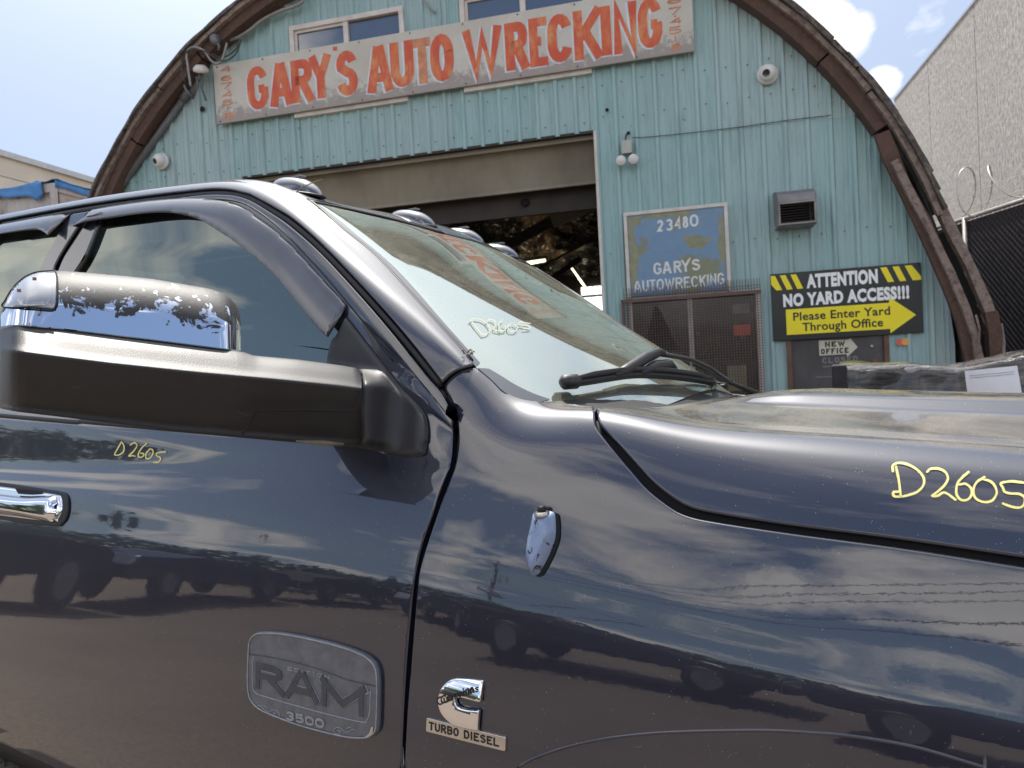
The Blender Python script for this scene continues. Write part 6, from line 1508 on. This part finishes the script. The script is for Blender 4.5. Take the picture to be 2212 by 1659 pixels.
MB().box((-.09, -.03, .153), (1.63, .75, .36)).build('lower_carton', 'pallet', wl)
fn = empty('black_fin', tuple(world_at(1945, 855, 3.9) * (1, 1, 0)), -R_(12), 'small dark fin-shaped tip poking up just behind the hood', 'car part')
z0 = world_at(1945, 855, 3.9)[2]; MB().prism([(-.05, z0 - .12), (-.045, z0 - .01), (-.035, z0 + .035), (.0, z0 + .02), (.06, z0 - .02), (.10, z0 - .12)], -.01, .01).build('fin', 'slat', fn); MB().box((-.06, -.03, 0), (.11, .03, z0 - .12)).build('fin_stand', 'slat', fn)
# ------------------------------------------------------------------ rusted box trailer with a blue tarp, far left
tr = shop_empty('box_trailer', -8.25, .62, 0, 'rust-stained white box trailer with a torn front edge, left of the arch', 'trailer')
TH = 4.30
for k in range(6): MB().box((-1.22 * (k + 1) + .006, 0, 1.0), (-1.22 * k - .006, .04, TH)).build('side_panel', 'trailer', tr)
for k in range(3): MB().box((-.04, .06 + .82 * k, 1.0), (0, .06 + .82 * (k + 1) - .012, TH)).build('end_panel', 'trailer', tr)
f = MB(); f.box((-7.4, -.03, TH - .10), (.03, .02, TH + .02)); f.box((.0, .03, TH - .10), (.035, 2.5, TH + .02)); f.box((-.06, -.035, 1.0), (.035, .0, TH - .1)); f.build('top_rail', 'trailer', tr, .006)
rv = MB(); [rv.lathe([(.014, 0), (.008, .007), (0, .008)], (-1.22 * k - .05, -.002, z), (0, -1, 0), 6) for k in range(4) for z in np.arange(2.6, TH - .1, .11)]; rv.build('rivets', 'screw', tr)
MB().box((-7.3, .05, .95), (-.05, 2.48, 1.05)).build('chassis', 'beam', tr); MB().box((-7.35, .0, TH - .04), (.0, 2.5, TH + .0)).build('roof', 'trailer', tr)
w_ = MB()
for x in (-6.6, -5.5, -1.2): w_.lathe([(.2, -.12), (.48, -.12), (.5, 0), (.48, .12), (.2, .12)], (x, .15, .5), (0, 1, 0), 20)
w_.build('wheels', 'rubber', tr)
to = MB(); rg = np.random.default_rng(3)
prof = [(-.02, .0)]
for k in range(18):
    pass
xs_ = np.linspace(-1.62, -.72, 20); to.add([(x, -.006 + .004 * math.sin(x * 40), TH - .62 + .05 * math.sin(x * 9 + 1)) for x in xs_] + [(x, -.006, TH - .84 + .05 * math.sin(x * 14)) for x in xs_], [(k, k + 1, 20 + k + 1, 20 + k) for k in range(19)]); to.build('torn_hole', 'screw', tr)
tp_ = shop_empty('blue_tarp', -8.25, .62, 0, 'crumpled bright blue tarpaulin draped along the trailer roof edge', 'tarp')
rows = []
for i in range(64):
    u = i / 63; x = -6.6 + 6.45 * u; drop = .11 + .014 * math.sin(u * 17) + .008 * math.sin(u * 47) + (.05 if u > .90 else 0) + (.10 * max(0, 1 - abs(u - .985) / .02)); r = []
    for j in range(9):
        v = j / 8
        if v < .5: y, z = -.075 - .012 * math.sin(u * 30 + v * 5), TH + .035 - drop * (1 - v / .5)
        else: y, z = -.075 + (v - .5) * 1.5, TH + .035 + .02 * math.sin(u * 21 + v * 9) + .05 * sst(np.array(u), .2, .95) * (v - .4)
        r.append((x, y + .01 * math.sin(u * 63), z))
    rows.append(r)
t1 = MB().grid(rows).build('tarp_sheet', 'tarp', tp_); t1.modifiers.new('t', 'SOLIDIFY').thickness = .006
rows = [[(.045 + .008 * math.sin(v * 9), -.04 + 2.5 * v, TH + .05 - .10 * w_ + .01 * math.sin(v * 23)) for w_ in (0, .5, 1)] for v in np.linspace(0, 1, 20)]
t2 = MB().grid(rows).build('tarp_flap', 'tarp', tp_); t2.modifiers.new('t', 'SOLIDIFY').thickness = .006
rows = [[(-.35 + .42 * u, -.03 + 1.2 * v, TH + .06 + .015 * math.sin(u * 9 + v * 7)) for v in np.linspace(0, 1, 6)] for u in np.linspace(0, 1, 6)]; MB().grid(rows).build('tarp_fold', 'tarp', tp_)
# ------------------------------------------------------------------ cream shed behind the trailer
sh_ = shop_empty('cream_shed', -13.5, 4.17, 0, 'cream clad shed with teal corner trim and grey roof edge, far left', 'building')
HS = 6.42
for k in range(14): MB().box((-.02, .02, HS - .46 * (k + 1) + .008), (.03, 14, HS - .46 * k - .008) if k else (.03, 14, HS)).build('cladding_board', 'cream', sh_)
MB().box((-6, 0, 0), (-.02, 14, HS - .02)).build('wall', 'teal', sh_)
MB().box((-.05, -.035, 0), (.06, .10, HS)).build('corner_trim', 'teal', sh_); MB().box((-6.2, -.1, HS), (.10, 14.2, HS + .04)).build('roof', 'roofing', sh_); MB().box((.06, -.12, HS - .06), (.12, 14.2, HS + .06)).build('gutter', 'steel', sh_)
# ------------------------------------------------------------------ behind the camera (seen mirrored in paint, glass and chrome)
def leaf_cloud(c, rx, rz, nl, size, rg):
    V = []; F = []
    ncl = max(6, nl // 60); cl = []
    for _ in range(ncl):
        d = rg.normal(size=3); d /= np.linalg.norm(d); cl.append(np.array(c) + d * np.array([rx, rx, rz]) * rg.uniform(.25, .95))
    for i in range(nl):
        p = cl[i % ncl] + rg.normal(size=3) * np.array([rx, rx, rz]) * .20; a = rg.normal(size=3); a /= np.linalg.norm(a); b = np.cross(a, rg.normal(size=3)); b /= np.linalg.norm(b); s = size * rg.uniform(.6, 1.4); k = len(V)
        V += [p - a * s, p + b * s * .6, p + a * s, p - b * s * .6]; F.append((k, k + 1, k + 2, k + 3))
    me = bpy.data.meshes.new('crown'); me.from_pydata([tuple(v) for v in V], [], F); return me
def tree(x, y, h, kind, label, protos={}):
    o = empty('tree', (x, y, 0), rng.uniform(0, 6), label, 'tree', 'trees across the yard behind the camera')
    if kind not in protos:
        rg = np.random.default_rng(40 + kind); sl_ = (1.5, 2.3, .9)[kind]
        cm = leaf_cloud((0, 0, 5.2), sl_, (3.2, 2.6, 4.0)[kind], 2200, .16, rg); cm.materials.append(M['leaf'])
        tm = MB(); tm.tube([(0, 0, 0), (.08, 0, 2.5), (0, .1, 5), (.1, 0, 8)], [.2, .15, .10, .03], 7)
        for k in range(7): a = k * 2.4; z = 2.2 + k * .7; tm.tube([(0, 0, z), (math.cos(a) * sl_ * .5, math.sin(a) * sl_ * .5, z + .7), (math.cos(a) * sl_ * .9, math.sin(a) * sl_ * .9, z + 1.6)], [.06, .04, .015], 5)
        tmm = tm.mesh('trunk'); tmm.materials.append(M['trunk']); protos[kind] = (cm, tmm)
    for nm, me in zip(('crown', 'trunk'), protos[kind]): c_ = bpy.data.objects.new(nm, me); COL.objects.link(c_); c_.parent = o
    s = h / 8.5; o.scale = (s * rng.uniform(.9, 1.2), s * rng.uniform(.9, 1.2), s)
rt = np.random.default_rng(12)
for k in range(56):
    a = R_(-196 + 212 * k / 55 + rt.uniform(-2, 2)); d = rt.uniform(25, 36); tree(d * math.cos(a), d * math.sin(a) - 2, rt.uniform(2.7, 4.4), int(rt.integers(0, 3)), 'leafy green tree of the row standing behind the camera')
def wreck(x, y, rz, m, label):
    o = empty('parked_car', (x, y, 0), rz, label, 'car', 'wrecked cars parked across the yard')
    b = MB(); prof = [(-2.2, .35), (-2.25, .75), (-2.1, .95), (-1.5, 1.0), (-1.0, 1.42), (.55, 1.45), (1.15, 1.0), (2.1, .88), (2.3, .6), (2.25, .35)]
    b.prism(prof, -.85, .85); b.build('body', m, o, .06); g_ = MB(); g_.prism([(-1.35, 1.02), (-.95, 1.36), (.5, 1.39), (.98, 1.02)], -.862, .862); g_.build('windows', 'winglass', o)
    for wx in (-1.4, 1.4):
        for wy in (-.8, .8): w = MB().lathe([(.1, -.1), (.31, -.1), (.33, 0), (.31, .1), (.1, .1)], (wx, wy, .33), (0, 1, 0), 16).build('wheel', 'rubber', o); MB().lathe([(.0, .11 * np.sign(wy)), (.19, .12 * np.sign(wy))], (wx, wy, .33), (0, 1, 0), 12).build('hubcap', 'cargrey', w)
for k, (x, y, rz, m) in enumerate(((-13, -12, .3, 'carwhite'), (-8.5, -13.5, .15, 'cargrey'), (-3.4, -14, .05, 'carred'), (1.8, -14.5, -.1, 'carblue'), (7, -13.5, -.2, 'carwhite'), (12, -11, -.7, 'cargrey'), (-16.5, -7, .9, 'carblue'))):
    wreck(x, y, rz, m, ('dusty white', 'grey', 'faded red', 'dark blue', 'clean white', 'pale grey', 'navy blue')[k] + ' wrecked car parked across the yard, %s' % ('far left', 'left', 'middle', 'right of the red one', 'right', 'far right', 'alone at the left end')[k])
for k, (qx, qy, m, sc_k) in enumerate(((-11.6, 3.9, 'carblack', 1.08), (-14.7, .3, 'carblue', 1.0), (-7.0, -4.9, 'carblack', 1.1), (-2.0, -6.0, 'carblack', 1.28), (3.2, -8.0, 'carblack', 1.2), (-17.9, -3.6, 'carblack', 1.08), (-12.6, -5.6, 'carblack', 1.0))):  # unseen tall and long black cars are added to darken the fender's reflection
    wreck(qx, qy, (R_(48), R_(48), -TA, -TA + .05, -TA, R_(48), R_(10))[k], m, ('black', 'dark blue', 'low black', 'added tall black', 'added long black', 'low black', 'dusty black')[k] + (' wrecked car, number %d' % (k + 1))[:12] + ' in the row behind the camera, %s' % ('far left end', 'left', 'left of centre', 'right of centre', 'far right end', 'beyond the blue one', 'in the gap')[k])
    [o_ for o_ in COL.objects if o_.name.startswith('parked_car')][-1].scale = (1, 1, sc_k)
for k, x in enumerate((-38., 10., 58.)):
    p = empty('utility_pole', (x, -17 - .1 * abs(x), 0), .06, 'wooden utility pole with a crossarm behind the camera', 'utility pole', 'utility poles along the road'); MB().tube([(0, 0, 0), (0, 0, 10)], [.16, .11], 8).build('pole', 'trunk', p); MB().box((-.06, -1.1, 9.0), (.06, 1.1, 9.12)).build('crossarm', 'trunk', p)
for k, (dy, z) in enumerate(((-1.0, 9.2), (0, 9.2), (1.0, 9.2), (.1, 7.9), (.1, 7.2))):
    pts = []
    for u in np.linspace(-1, 1, 41): sg_ = 1 - abs(((u + 1) % 1) * 2 - 1)**2 if False else 4 * ((abs(u)) % 1) * (1 - (abs(u) % 1)); pts.append((10 + 24 * u * 2, -17 + dy - .1 * 48 * abs(u) * .5, z - .7 * sg_))
    w = MB().tube(pts, .022 if k < 3 else .032, 4, False).build('overhead_wire', 'cable_dark'); tag(w, 'dark overhead line strung between the utility poles behind the camera', 'wire', 'overhead lines behind the camera')

hb_ = np.random.default_rng(77); V = []; F = []
for i in range(26000):
    a = R_(-200 + 220 * hb_.random()); d = 23.5 + 2.2 * hb_.normal() * .5; hh = 2.5 + .9 * mn_.noise(Vector((a * 9, 0, 3))) + .5 * mn_.noise(Vector((a * 31, 1, 3))); p = np.array([d * math.cos(a), d * math.sin(a) - 2, hh * hb_.random() ** .7 * 1.25])
    u = hb_.normal(size=3); u /= np.linalg.norm(u); w = np.cross(u, hb_.normal(size=3)); w /= np.linalg.norm(w); k = len(V); s_ = .15 * hb_.uniform(.6, 1.5); V += [p - u * s_, p + w * s_ * .7, p + u * s_, p - w * s_ * .7]; F.append((k, k + 1, k + 2, k + 3))
hd_ = MB().add(V, F).build('hedge', 'leaf'); tag(hd_, 'dark tangled hedge along the far side of the yard behind the camera', 'hedge', kind='stuff')
